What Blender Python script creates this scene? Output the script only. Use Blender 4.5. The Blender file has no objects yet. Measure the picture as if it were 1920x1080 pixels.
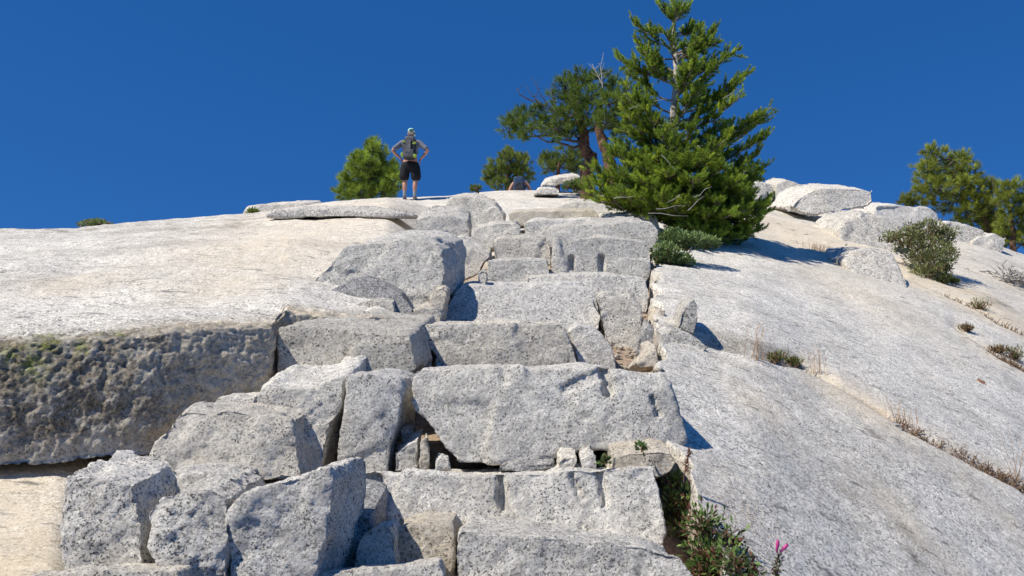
import bpy, bmesh, math, random
import numpy as np
from mathutils import Vector, Matrix
random.seed(7); np.random.seed(7)
scene = bpy.context.scene
C = scene.collection
# ------------------------------------------------------------------ camera geometry
F = 1500.0; PITCH = math.radians(10.0); CZ = 1.6
cp, sp = math.cos(PITCH), math.sin(PITCH)
def P(u, v, Y):
    "world point at forward distance Y that the lens sees at photo pixel (u, v)"
    xc = (u-960)/F; yc = (540-v)/F
    d = Y/(cp-yc*sp)
    return np.array([xc*d, Y, CZ+d*(sp+yc*cp)])
def tv(v):
    yc = (540-v)/F
    return (sp+yc*cp)/(cp-yc*sp)
def su(u, v):
    return ((u-960)/F)/(cp-((540-v)/F)*sp)
def sstep(a, b, x):
    t = np.clip((x-a)/(b-a), 0, 1); return t*t*(3-2*t)
# ------------------------------------------------------------------ noise
_r = np.random.RandomState(11)
_perm = _r.permutation(256); _perm = np.concatenate([_perm]*3)
_g = _r.normal(size=(256, 3)); _g /= np.linalg.norm(_g, axis=1)[:, None]
def pn(p):
    p = np.asarray(p, float); out = np.empty(len(p))
    for c in range(0, len(p), 200000):
        q = p[c:c+200000]; i = np.floor(q).astype(int); f = q-i; i &= 255
        w = f*f*f*(f*(f*6-15)+10); acc = 0
        for dx in (0, 1):
            a = _perm[i[:, 0]+dx]; wx = w[:, 0] if dx else 1-w[:, 0]
            for dy in (0, 1):
                b = _perm[a+i[:, 1]+dy]; wy = w[:, 1] if dy else 1-w[:, 1]
                for dz in (0, 1):
                    h = _perm[b+i[:, 2]+dz]; wz = w[:, 2] if dz else 1-w[:, 2]
                    g = _g[h]
                    acc = acc+wx*wy*wz*(g[:, 0]*(f[:, 0]-dx)+g[:, 1]*(f[:, 1]-dy)+g[:, 2]*(f[:, 2]-dz))
        out[c:c+200000] = acc*1.6
    return out
def fbm(p, oct=4, gain=.5, ridged=False):
    a = 1; s = 0; n = 0; p = np.asarray(p, float)
    for k in range(oct):
        x = pn(p+17.3*k)
        if ridged: x = 1-2*np.abs(x)
        s = s+a*x; n += a; a *= gain; p = p*2.03
    return s/n
# ------------------------------------------------------------------ object helpers
def link(o, parent=None):
    C.objects.link(o)
    if parent is not None:
        o.parent = parent
    return o
def tag(o, label=None, cat=None, group=None, kind=None):
    if label: o['label'] = label
    if cat: o['category'] = cat
    if group: o['group'] = group
    if kind: o['kind'] = kind
    return o
def empty(name, loc, label, cat, group=None):
    o = bpy.data.objects.new(name, None); o.location = loc; o.empty_display_size = .1
    link(o); return tag(o, label, cat, group)
def mesh_np(name, V, Fc, mat, parent=None, loc=(0, 0, 0), smooth=True, cols=None):
    "Fc: array (n,3) or (n,4); vertices in world metres, stored relative to loc"
    V = np.asarray(V, np.float32)-np.asarray(loc, np.float32)
    Fc = np.asarray(Fc, np.int32); k = Fc.shape[1]
    me = bpy.data.meshes.new(name)
    me.vertices.add(len(V)); me.vertices.foreach_set('co', V.ravel())
    me.loops.add(Fc.size); me.loops.foreach_set('vertex_index', Fc.ravel())
    me.polygons.add(len(Fc)); me.polygons.foreach_set('loop_start', np.arange(0, Fc.size, k, dtype=np.int32))
    me.update(calc_edges=True)
    if smooth: me.polygons.foreach_set('use_smooth', np.ones(len(Fc), bool))
    if cols is not None:
        for an, arr in cols.items():
            at = me.color_attributes.new(an, 'FLOAT_COLOR', 'POINT')
            c = np.ones((len(V), 4), np.float32); c[:, :arr.shape[1]] = arr
            at.data.foreach_set('color', c.ravel())
    me.materials.append(mat)
    o = bpy.data.objects.new(name, me)
    if parent is None: o.location = loc
    link(o, parent)
    return o
# ------------------------------------------------------------------ materials
class NT:
    def __init__(s, name):
        s.m = bpy.data.materials.new(name); s.m.use_nodes = True
        s.t = s.m.node_tree; s.t.nodes.clear(); s.x = 0
        s.out = s.n('ShaderNodeOutputMaterial'); s.b = s.n('ShaderNodeBsdfPrincipled')
        s.l(s.b.outputs[0], s.out.inputs[0])
    def n(s, ty, **kw):
        n = s.t.nodes.new(ty)
        for k, v in kw.items():
            if k in n.inputs and not hasattr(n, k): n.inputs[k].default_value = v
            else: setattr(n, k, v)
        return n
    def l(s, a, b): s.t.links.new(a, b)
    def noise(s, vec, scale, detail=4, rough=.5, dist=0):
        n = s.n('ShaderNodeTexNoise'); s.l(vec, n.inputs['Vector'])
        n.inputs['Scale'].default_value = scale; n.inputs['Detail'].default_value = detail
        n.inputs['Roughness'].default_value = rough; n.inputs['Distortion'].default_value = dist
        return n.outputs['Fac']
    def ramp(s, fac, a, b, lo=0., hi=1.):
        n = s.n('ShaderNodeMapRange'); s.l(fac, n.inputs[0])
        for k, v in zip((1, 2, 3, 4), (a, b, lo, hi)): n.inputs[k].default_value = v
        n.interpolation_type = 'SMOOTHSTEP'
        return n.outputs[0]
    def math(s, op, a, b=None):
        n = s.n('ShaderNodeMath', operation=op)
        for k, v in enumerate((a, b)):
            if v is None: continue
            if isinstance(v, (int, float)): n.inputs[k].default_value = v
            else: s.l(v, n.inputs[k])
        return n.outputs[0]
    def mix(s, fac, a, b, mode='MIX'):
        n = s.n('ShaderNodeMix', data_type='RGBA', blend_type=mode)
        for sock, v in ((n.inputs[0], fac), (n.inputs[6], a), (n.inputs[7], b)):
            if isinstance(v, (int, float)): sock.default_value = v
            elif isinstance(v, (tuple, list)): sock.default_value = (*v[:3], 1)
            else: s.l(v, sock)
        return n.outputs[2]
def granite(name, light=(.56, .55, .53), dark=(.26, .26, .265), fleck=.2, warm=0., attr=False, sp_scale=66, bump=.0065, coarse=1.0, pit=.3):
    k = NT(name)
    if attr:
        g = k.n('ShaderNodeNewGeometry'); vec = g.outputs['Position']
    else:
        tc = k.n('ShaderNodeTexCoord'); oi = k.n('ShaderNodeObjectInfo')
        mp = k.n('ShaderNodeVectorMath', operation='ADD')
        sc = k.math('MULTIPLY', oi.outputs['Random'], 60.0)
        k.l(tc.outputs['Object'], mp.inputs[0]); k.l(sc, mp.inputs[1]); vec = mp.outputs[0]
    big = k.noise(vec, 1.7, 5, .6)
    med = k.noise(vec, 11, 5, .65)
    fin = k.noise(vec, sp_scale, 5, .8)
    # crystals: light and dark grains
    dn = k.n('ShaderNodeTexNoise'); k.l(vec, dn.inputs['Vector']); dn.inputs['Scale'].default_value = 160; dn.inputs['Detail'].default_value = 2
    dm = k.n('ShaderNodeVectorMath', operation='MULTIPLY_ADD'); k.l(dn.outputs['Color'], dm.inputs[0]); dm.inputs[1].default_value = (.012,)*3; k.l(vec, dm.inputs[2]); vd = dm.outputs[0]
    v1 = k.n('ShaderNodeTexVoronoi'); k.l(vd, v1.inputs['Vector']); v1.inputs['Scale'].default_value = sp_scale*2.6
    sep = k.n('ShaderNodeSeparateColor'); k.l(v1.outputs['Color'], sep.inputs[0])
    grain = k.ramp(sep.outputs[0], 1-fleck-.10, 1-fleck+.03)
    v2 = k.n('ShaderNodeTexVoronoi'); k.l(vd, v2.inputs['Vector']); v2.inputs['Scale'].default_value = sp_scale*1.5
    sep2 = k.n('ShaderNodeSeparateColor'); k.l(v2.outputs['Color'], sep2.inputs[0])
    grain2 = k.ramp(sep2.outputs[1], .72, 1.0)
    base = k.mix(k.ramp(fin, .38, .60), dark, light)
    tone = k.ramp(big, .3, .72, .92, 1.10)
    tone2 = k.ramp(med, .3, .7, .90, 1.10)
    tt = k.math('MULTIPLY', tone, tone2)
    tt = k.math('MULTIPLY', tt, k.ramp(k.noise(vec, 21, 8, .82), .36, .64, .76, 1.14))
    if not attr: tt = k.math('MULTIPLY', tt, k.ramp(oi.outputs['Random'], 0, 1, .90, 1.10))
    if attr:
        gray = k.ramp(k.noise(vec, .9, 7, .68, .6), .42, .68, 1.10, .86); tt = k.math('MULTIPLY', tt, gray)
    cc = k.n('ShaderNodeCombineColor')
    for i in range(3): k.l(tt, cc.inputs[i])
    base = k.mix(1.0, base, cc.outputs[0], 'MULTIPLY')
    wn = k.noise(vec, 2.6, 5, .6, .4)
    wfac = k.ramp(wn, .5-.25*warm, .75-.1*warm, 0, .25+.6*warm)
    base = k.mix(wfac, base, (.74, .66, .54))
    base = k.mix(k.math('MULTIPLY', grain2, .5), base, (.90, .87, .81))
    base = k.mix(k.math('MULTIPLY', grain, k.ramp(k.noise(vec, 9, 4, .7), .3, .65, .25, .92)), base, (.06, .06, .062))
    if attr:
        a = k.n('ShaderNodeAttribute', attribute_name='stain_shade')
        sp_ = k.n('ShaderNodeSeparateColor'); k.l(a.outputs['Color'], sp_.inputs[0])
        # r: warm patches, g: dark lichen plus painted crease shade, b: orange soil
        brk = k.ramp(k.noise(vec, 7, 6, .7), .35, .6)
        base = k.mix(k.math('MULTIPLY', sp_.outputs[0], k.ramp(k.noise(vec, 4, 6, .7), .2, .75, .45, 1.)), base,
                     k.mix(.72, base, (.84, .69, .47)))
        lich_shade = k.mix(k.ramp(fin, .35, .65), (.045, .039, .029), (.38, .315, .215))
        base = k.mix(k.math('MULTIPLY', sp_.outputs[1], k.ramp(k.noise(vec, 9, 6, .75), .3, .6, .45, .97)), base, lich_shade)
        soil = k.mix(k.ramp(fin, .3, .7), (.22, .12, .06), (.46, .33, .20))
        base = k.mix(sp_.outputs[2], base, soil)
        mo = k.n('ShaderNodeAttribute', attribute_name='moss')
        sm = k.n('ShaderNodeSeparateColor'); k.l(mo.outputs['Color'], sm.inputs[0])
        mm = k.math('MULTIPLY', sm.outputs[0], k.ramp(k.noise(vec, 16, 5, .7), .40, .52))
        base = k.mix(mm, base, k.mix(k.ramp(fin, .3, .7), (.10, .12, .015), (.30, .33, .05)))
        # thin dark weathering streaks along the slope
        mp2 = k.n('ShaderNodeMapping'); k.l(vec, mp2.inputs[0]); mp2.inputs['Scale'].default_value = (1.6, 6.0, 6.0)
        mp2.inputs['Rotation'].default_value = (0, 0, .25)
        st = k.noise(mp2.outputs[0], 2.2, 8, .72, .3)
        base = k.mix(k.ramp(st, .56, .66, 0, .72), base, (.11, .11, .115))
    else:
        pt = k.noise(vec, 6, 7, .75, .5)
        base = k.mix(k.ramp(pt, .53, .70, 0, pit), base, k.mix(k.ramp(fin, .4, .6), (.08, .08, .085), (.26, .26, .26)))
    k.l(base, k.b.inputs['Base Color'])
    k.b.inputs['Roughness'].default_value = .88
    k.b.inputs['Specular IOR Level'].default_value = .25
    b1 = k.noise(vec, 48*coarse, 9, .74)
    b2 = k.noise(vec, 130, 3, .6)
    hh = k.math('ADD', k.math('MULTIPLY', b1, 1.0), k.math('MULTIPLY', b2, .16))
    bp = k.n('ShaderNodeBump'); bp.inputs['Strength'].default_value = 1.0; bp.inputs['Distance'].default_value = bump*3.0
    k.l(hh, bp.inputs['Height']); k.l(bp.outputs[0], k.b.inputs['Normal'])
    return k.m
def plain(name, col, rough=.8, var=.25, scale=20, attr=None, trans=0., bump=0.):
    k = NT(name); tc = k.n('ShaderNodeTexCoord'); vec = tc.outputs['Object']
    n = k.noise(vec, scale, 4, .6)
    c = k.mix(k.ramp(n, .3, .7), tuple(x*(1-var) for x in col), tuple(min(1, x*(1+var)) for x in col))
    if attr:
        a = k.n('ShaderNodeAttribute', attribute_name=attr); c = k.mix(1., c, a.outputs['Color'], 'MULTIPLY')
    k.l(c, k.b.inputs['Base Color']); k.b.inputs['Roughness'].default_value = rough
    k.b.inputs['Specular IOR Level'].default_value = .3
    if bump:
        bp = k.n('ShaderNodeBump'); bp.inputs['Distance'].default_value = bump
        k.l(k.noise(vec, scale*2, 6, .7), bp.inputs['Height']); k.l(bp.outputs[0], k.b.inputs['Normal'])
    if trans:
        tr = k.n('ShaderNodeBsdfTranslucent'); k.l(c, tr.inputs['Color'])
        mx = k.n('ShaderNodeMixShader'); mx.inputs[0].default_value = trans
        k.l(k.b.outputs[0], mx.inputs[1]); k.l(tr.outputs[0], mx.inputs[2]); k.l(mx.outputs[0], k.out.inputs[0])
    return k.m
M_ground = granite('granite_slope_rock', (.90, .858, .765), (.58, .555, .49), .17, .0, attr=True, sp_scale=50, bump=.0035)
G = {
 'weather': granite('granite_skyline', (.86, .815, .72), (.54, .51, .45), .14, .25, pit=.5, sp_scale=30, coarse=.5),
 'grey': granite('granite_grey', (.96, .915, .82), (.72, .69, .615), .13, .15),
 'blue': granite('granite_bluish', (.92, .885, .81), (.66, .635, .585), .13, .0),
 'warm': granite('granite_warm', (.94, .885, .77), (.66, .615, .525), .12, .35),
 'beige': granite('granite_beige', (.84, .75, .60), (.47, .41, .31), .10, .7),
 'salt': granite('granite_flecked', (.96, .92, .83), (.68, .65, .585), .20, .02, sp_scale=70),
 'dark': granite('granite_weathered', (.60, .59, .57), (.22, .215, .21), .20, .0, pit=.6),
 'pale': granite('granite_pale', (.93, .895, .81), (.66, .63, .56), .12, .1, pit=.3),
 'rust': granite('stone_rust', (.45, .20, .12), (.25, .10, .06), .05, .2),
}
GN = dict(G)
GN['grey'] = granite('granite_grey_far', (.94, .895, .80), (.66, .63, .56), .14, .05, sp_scale=46, bump=.010)
GN['warm'] = granite('granite_warm_far', (.94, .885, .77), (.66, .615, .525), .12, .35, sp_scale=46, bump=.010)
GN['blue'] = granite('granite_bluish_far', (.92, .885, .81), (.66, .635, .585), .13, .0, sp_scale=46, bump=.010)
GN['pale'] = granite('granite_pale_far', (.93, .895, .81), (.66, .63, .56), .12, .1, pit=.3, sp_scale=46, bump=.010)
# ------------------------------------------------------------------ the granite slope
SKY = np.array([(-900, 470), (-300, 440), (0, 432), (145, 433), (220, 424), (330, 414), (455, 405), (575, 386), (640, 379), (700, 373), (780, 369), (850, 366),
    (880, 361), (950, 356), (1000, 357), (1100, 359), (1200, 362), (1400, 368), (1480, 385), (1580, 402), (1650, 412), (1760, 436), (1850, 456), (1920, 480), (2200, 560), (2900, 700)], float)
SKs = np.array([su(u, v) for u, v in SKY]); SKt = np.array([tv(v) for u, v in SKY])
YC = 19.0
_fs = np.arange(-2.2, 2.2, .002)
def smooth_table(xs, ys, w):
    f = np.interp(_fs, xs, ys); n = int(w/.002)|1; k = np.hanning(n+2)[1:-1]; k /= k.sum()
    g = np.convolve(np.pad(f, n//2, mode='edge'), k, 'same')[n//2:len(f)+n//2]
    return lambda s: np.interp(s, _fs, g)
sky_t = smooth_table(SKs, SKt, .05)
_ht = smooth_table([-.62, -.45, -.25, 0, .14, .35, .7], [1.12, 1.2, 1.5, 1.5, 1.36, 1.8, 2.5], .25)
_mt = smooth_table([-2, -.28, -.16, 2], [.06, .06, 0, 0], .1)
def base_hm(s):
    h = _ht(s)
    t = sky_t(s)-_mt(s)
    return h, t+h/YC
SEAM = [((1232, 648), (1330, 655), (1420, 680), (1500, 692), (1560, 722), (1640, 765), (1690, 800), (1760, 836), (1850, 880), (1925, 918)),
        ((1640, 478), (1700, 520), (1770, 553), (1830, 580), (1870, 605), (1930, 632)),
        ((1790, 612), (1830, 640), (1870, 670), (1930, 700))]
def far_drop(Y): return .03*np.maximum(0, Y-YC+.8)**2*np.where(Y > 28, 1, 1)
def base_raw(s, Y):
    h, m = base_hm(s)
    return CZ-h+m*Y-np.where(Y < 27, far_drop(Y), far_drop(27.)+.5*(Y-27))
def ray_Y(s, t):
    h, m = base_hm(s); return h/np.maximum(.004, m-t)
_seams = []
for sm in SEAM:
    ss = np.array([su(u, v) for u, v in sm]); yy = np.array([float(ray_Y(a, tv(v))) for a, (u, v) in zip(ss, sm)])
    _seams.append((ss, yy))
def bed_edge(Y):
    return np.interp(Y, [2.4, 2.9, 3.3, 3.55, 3.75], [.27, .25, .225, .215, .182])+.006*np.sin(Y*9.)+.003*np.sin(Y*23.)
def base_z(s, Y):
    z = base_raw(s, Y)
    sb = bed_edge(Y); cor = sstep(-.56, -.42, s)*(1-sstep(sb-.004, sb+.004, s))*(1-sstep(8.5, 12, Y))
    # the stair bed lies lower than the slabs beside it
    z = z-(.26+.12*(1-sstep(3.3, 3.7, Y)))*cor
    for k, (ss, yy) in enumerate(_seams):
        ys = np.interp(s, ss, yy, left=yy[0], right=yy[-1]); d = (Y-ys)
        on = sstep(ss[0]-.012, ss[0]+.004, s)
        if k == 0:
            amp = np.interp(s, [ss[0], ss[2], ss[4], ss[6]], [1., .75, .28, .04])*on
            z = z+.055*amp*np.exp(-np.maximum(0, -d)/.9)*(d <= 0)
            z = z-.30*np.clip(amp*1.4-.35, 0, 1)*np.where(d > 0, 1-sstep(.22, .62, d), 0)
            z = z-.035*on*np.exp(-(d/.05)**2)
        else:
            z = z-(.07 if k == 1 else .05)*on*np.where(d > 0, np.exp(-d/.5), np.exp(-(d/.05)**2))
    return z
LS = [-1.6, -1.0, -.64, -.45, -.37, -.298, -.286, -.2, -.12, -.05, .0]
LY = [3.2, 3.4, 3.72, 3.98, 4.2, 4.42, 4.85, 5.0, 5.2, 6.5, 8.]
_lr = [-1.6, -1.0, -.64, -.45, -.37, -.30, -.2, -.12, -.05, .0]
_LYr = smooth_table(_lr, [3.2, 3.4, 3.72, 3.98, 4.2, 4.4, 5.2, 5.4, 6.5, 8.], .06)
_LTr = smooth_table(_lr, [.045, .068, tv(660), tv(638), tv(630), tv(622), tv(600), tv(597), tv(560), tv(520)], .06)
def ledge_top(s, Y):
    yl = _LYr(s); zl = _LTr(s)*yl
    yc = np.interp(s, [-.6, -.2], [15., 19.])
    zc = sky_t(s)*yc
    q = (Y-yl)/(yc-yl)
    z = zl+(zc-zl)*(q+.06*np.sin(np.clip(q, 0, 1)*math.pi))-.03*np.maximum(0, Y-yc+.8)**2
    w = sstep(-.165, -.09, s)
    return (CZ+z)*(1-w)+(base_raw(s, Y)-.08)*w
def ground_z(x, y):
    s = np.float64(x)/y
    b = float(base_z(s, np.float64(y)))
    if s < -.06 and y > np.interp(s, LS, LY): b = max(b, float(ledge_top(s, np.float64(y))))
    return b
def ground_at(u, v, lo=2.0, hi=18.5):
    "the point where the ray through (u,v) meets the ground"
    s = su(u, v); t = tv(v)
    for Y in np.arange(lo, hi, .02):
        if ground_z(s*Y, Y)-CZ >= t*Y: return np.array([s*Y, Y, ground_z(s*Y, Y)])
    Y = hi; return np.array([s*Y, Y, ground_z(s*Y, Y)])
def grid_faces(nr, nc):
    i = np.arange(nr*nc).reshape(nr, nc)
    return np.stack([i[:-1, :-1], i[:-1, 1:], i[1:, 1:], i[1:, :-1]], -1).reshape(-1, 4)
def grid_normals(G3):
    a = np.gradient(G3, axis=1); b = np.gradient(G3, axis=0)
    n = np.cross(a, b); return n/np.maximum(1e-9, np.linalg.norm(n, axis=2))[..., None]
def uv_of(G3):
    d = G3[..., 1]*cp+(G3[..., 2]-CZ)*sp
    u = 960+F*G3[..., 0]/d; v = 540-F*(-G3[..., 1]*sp+(G3[..., 2]-CZ)*cp)/d
    return u, v
def blob(X, Y, cx, cy, r, q=1.):
    return np.exp(-(((X-cx)**2+((Y-cy)*q)**2)/r**2))
scols = np.unique(np.round(np.concatenate([np.arange(-1.5, -.7, .02), np.arange(-.7, .16, .003), np.arange(.16, .28, .0009), np.arange(.28, .72, .0021), np.arange(.72, 1.52, .02)]), 5))
ys = [1.4]
while ys[-1] < 26: ys.append(ys[-1]+min(.06, max(.008, .0009*ys[-1]**2)))
while ys[-1] < 70: ys.append(ys[-1]+.8)
ys = np.array(ys)
S, YY = np.meshgrid(scols, ys)
Z = base_z(S, YY)
X = S*YY
pts = np.stack([X, YY, Z], -1); flat = pts.reshape(-1, 3)
lod = np.clip(1.3-YY/26, .25, 1)
dz = (.06*fbm(flat*.55, 3)+.022*fbm(flat*np.array([2.2, 3., 2.5]), 3)).reshape(X.shape)
fine = (.0055*fbm(flat*14, 3)).reshape(X.shape)
# thin exfoliation steps
st = fbm(flat*np.array([.35, .5, .4])+5, 3).reshape(X.shape)*5
dz2 = .018*(np.floor(st)+sstep(.9, 1., st-np.floor(st)))
nearseam = np.exp(-((S-bed_edge(YY))/.01)**2)
jag = .012*fbm(flat*6+9, 3).reshape(X.shape)
fade = 1-sstep(9, 14, YY)
Z = Z+dz*lod+fine+dz2*.8*(1-fade)
X = X+jag*nearseam*YY*.6
pts = np.stack([X, YY, Z], -1)
# colour masks
warm = np.zeros_like(X); dk = np.zeros_like(X); soil = np.zeros_like(X)
for (u, v, Y, r, a) in ((1430, 690, 6., .6, .2), (1620, 560, 0, .8, .45), (1560, 460, 0, 1.3, .8), (1440, 420, 0, 1.5, .7), (1800, 545, 0, .9, .8), (1800, 560, 0, .5, .7), (1600, 750, 0, .3, .7), (1425, 765, 0, .16, .6),
                        (1700, 985, 0, .18, .7), (1880, 975, 0, .2, .5), (1390, 960, 0, .2, .3), (1050, 370, 0, 2, .2), (1700, 400, 0, 2.5, .5), (1900, 540, 0, 1.2, .4), (720, 375, 0, 1.5, .7)):
    g = ground_at(u, v); warm += a*blob(X, YY, g[0], g[1], r, .6)
nz = fbm(flat*np.array([3, 3, 3.])+3, 4).reshape(X.shape)
left = (S < -.3)*(YY < 6); warm += left*1.0*sstep(-.48, -.58, S)
for k, (ss, yy) in enumerate(_seams):
    ysm = np.interp(S, ss, yy); d = YY-ysm+.04*nz; on = sstep(ss[0]-.01, ss[0]+.01, S)
    if k == 0:
        r1 = np.interp(S, [ss[0], ss[3], ss[4], ss[-1]], [0, .0, 1, 1])
        soil += on*r1*np.exp(-(d/.045)**2)*sstep(-.25, .2, nz)*.9
        warm += on*r1*np.exp(-((d-.05)/.3)**2)*.5
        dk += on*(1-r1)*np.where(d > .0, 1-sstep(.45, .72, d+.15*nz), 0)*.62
    else:
        soil += on*np.exp(-(d/.07)**2)*.8; warm += on*np.exp(-(d/.4)**2)*.6
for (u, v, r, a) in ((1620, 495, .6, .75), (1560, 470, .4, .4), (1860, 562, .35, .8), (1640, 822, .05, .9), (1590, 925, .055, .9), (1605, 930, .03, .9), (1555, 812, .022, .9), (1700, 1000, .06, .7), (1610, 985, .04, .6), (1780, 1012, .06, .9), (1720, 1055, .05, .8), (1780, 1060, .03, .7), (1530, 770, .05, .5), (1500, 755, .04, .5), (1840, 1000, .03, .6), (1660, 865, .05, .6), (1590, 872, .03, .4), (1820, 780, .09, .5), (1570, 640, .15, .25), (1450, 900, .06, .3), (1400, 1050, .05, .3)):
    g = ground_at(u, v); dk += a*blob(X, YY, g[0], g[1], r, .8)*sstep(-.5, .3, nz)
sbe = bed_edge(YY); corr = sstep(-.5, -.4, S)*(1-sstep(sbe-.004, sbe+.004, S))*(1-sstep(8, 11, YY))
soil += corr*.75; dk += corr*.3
gb = np.array([P(1360, 1000, 3.0)[0], 3.0]); soil += .35*blob(X, YY, gb[0], gb[1], .22, .6)*sstep(-.2, .3, nz)
stain_shade = np.clip(np.stack([warm, dk, soil], -1).reshape(-1, 3), 0, 1)
slope = mesh_np('granite_slope', pts.reshape(-1, 3), grid_faces(*X.shape), M_ground, cols={'stain_shade': stain_shade, 'moss': np.zeros((X.size, 3))})
tag(slope, 'pale speckled granite dome the stone stairs climb', None, None, 'structure')
# ------------------------------------------------------------------ the overhanging granite ledge on the left
sc = np.unique(np.round(np.concatenate([np.arange(-1.5, -.7, .02), np.arange(-.7, -.105, .0024)]), 5))
yl = np.interp(sc, LS, LY); sm = np.convolve(np.pad(yl, 20, mode='edge'), np.ones(5)/5, 'same')[20:-20]; yl = sm
zt = ledge_top(sc, yl+.28)           # level where the top starts
zb = base_raw(sc, yl)+.02
hgt = np.maximum(.10, zt-zb)
rows = []
NF = 90
for q in np.linspace(0, 1, 14):      # underside, from the back to the foot of the face
    rows.append(np.stack([yl+.55-(.55+.10)*q, zb+.0+.05*(1-q)], -1))
for q in np.linspace(0, 1, NF)[1:]:  # the face leans back, rounded lip
    a = q*math.pi/2
    yo = -.10+.16*q**1.5+.22*sstep(.66, 1., q)
    zz = zb+.05*0+hgt*(np.sin(a)**.85)*1.0
    rows.append(np.stack([yl+yo, zz], -1))
ycur = .28; 
n_face = len(rows)
while ycur < 26:
    ycur += min(.07, max(.012, .0011*(4+ycur)**2)); 
    yv = yl+ycur; rows.append(np.stack([yv, ledge_top(sc, yv)], -1))
R = np.array(rows)                   # rows, cols, 2
LYg = R[..., 0]; LZ = R[..., 1]; LX = sc[None]*LYg
L3 = np.stack([LX, LYg, LZ], -1); nrm = grid_normals(L3); fl = L3.reshape(-1, 3)
facem = np.zeros(LX.shape); facem[12:n_face] = 1
kern = 17; facem = np.apply_along_axis(lambda c: np.convolve(np.pad(c, kern, mode='edge'), np.ones(kern)/kern, 'same')[kern:-kern], 0, facem)
hl = fbm(fl*.9+40, 3).reshape(LX.shape); mid = fbm(fl*np.array([4., 4, 4]), 4, .55).reshape(LX.shape)
lump = -fbm(fl*9, 5, .62, True).reshape(LX.shape); tiny = fbm(fl*45, 2).reshape(LX.shape)
topn = .05*hl+.02*fbm(fl*np.array([2.2, 5, 3]), 4).reshape(LX.shape)+.004*tiny
stq = fbm(fl*np.array([.4, .9, .6])+8, 4).reshape(LX.shape)*6
topn += .022*(np.floor(stq)+sstep(.85, 1., stq-np.floor(stq)))*.6
facen = .05*hl+.035*mid+.024*lump+.012*tiny
D = topn*(1-facem)+facen*facem
L3 = L3+nrm*D[..., None]
Uu, Vv = uv_of(L3)
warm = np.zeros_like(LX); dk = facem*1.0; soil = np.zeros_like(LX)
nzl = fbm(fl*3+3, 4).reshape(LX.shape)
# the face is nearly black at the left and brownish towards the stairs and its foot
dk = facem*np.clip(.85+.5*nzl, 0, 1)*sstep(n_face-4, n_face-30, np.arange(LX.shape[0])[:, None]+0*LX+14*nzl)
crease = sstep(-.05, -.55, lump)*facem  # shade painted into the hollows between the lumps of the face
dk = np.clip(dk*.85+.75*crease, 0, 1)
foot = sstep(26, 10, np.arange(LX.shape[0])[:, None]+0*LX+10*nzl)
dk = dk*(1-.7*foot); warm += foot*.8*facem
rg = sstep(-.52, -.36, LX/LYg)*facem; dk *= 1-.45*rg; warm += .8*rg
for (u, v, Y, r, a) in ((500, 500, 7.2, .9, .6), (640, 465, 10, 1.5, .6), (420, 560, 5.6, .35, .4), (700, 400, 14, 2, .5), (130, 525, 5.6, .3, .5)):
    p = P(u, v, Y); warm += a*blob(LX, LYg, p[0], p[1], r, .6)*(1-facem)
for (u, v, Y, r, a) in ((40, 455, 12, 2.2, .9), (470, 395, 15, 1.2, .6), (400, 432, 11.5, .9, .6), (440, 452, 10.3, .5, .75), (330, 458, 9.6, .5, .4), (20, 545, 6, .5, .35), (250, 500, 8, 1.2, .25)):
    p = P(u, v, Y); dk += a*blob(LX, LYg, p[0], p[1], r, .9)*sstep(-.3, .3, nzl)*(1-facem)
moss = np.zeros_like(LX)
for (u, v, r) in ((90, 640, 40), (65, 690, 38), (15, 670, 26), (225, 630, 14), (190, 630, 10), (45, 665, 26), (150, 650, 22), (165, 665, 10)):
    moss += np.exp(-(((Uu-u)**2+(Vv-v)**2)/(r*.62)**2))*facem*.8
stain_shade = np.clip(np.stack([warm, dk, soil], -1).reshape(-1, 3), 0, 1)
ledge = mesh_np('granite_ledge', L3.reshape(-1, 3), grid_faces(*LX.shape), M_ground, cols={'stain_shade': stain_shade, 'moss': np.clip(np.repeat(moss.reshape(-1, 1), 3, 1), 0, 1)})
tag(ledge, 'granite ledge with a dark mossy overhanging face left of the stairs', None, None, 'structure')
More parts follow.
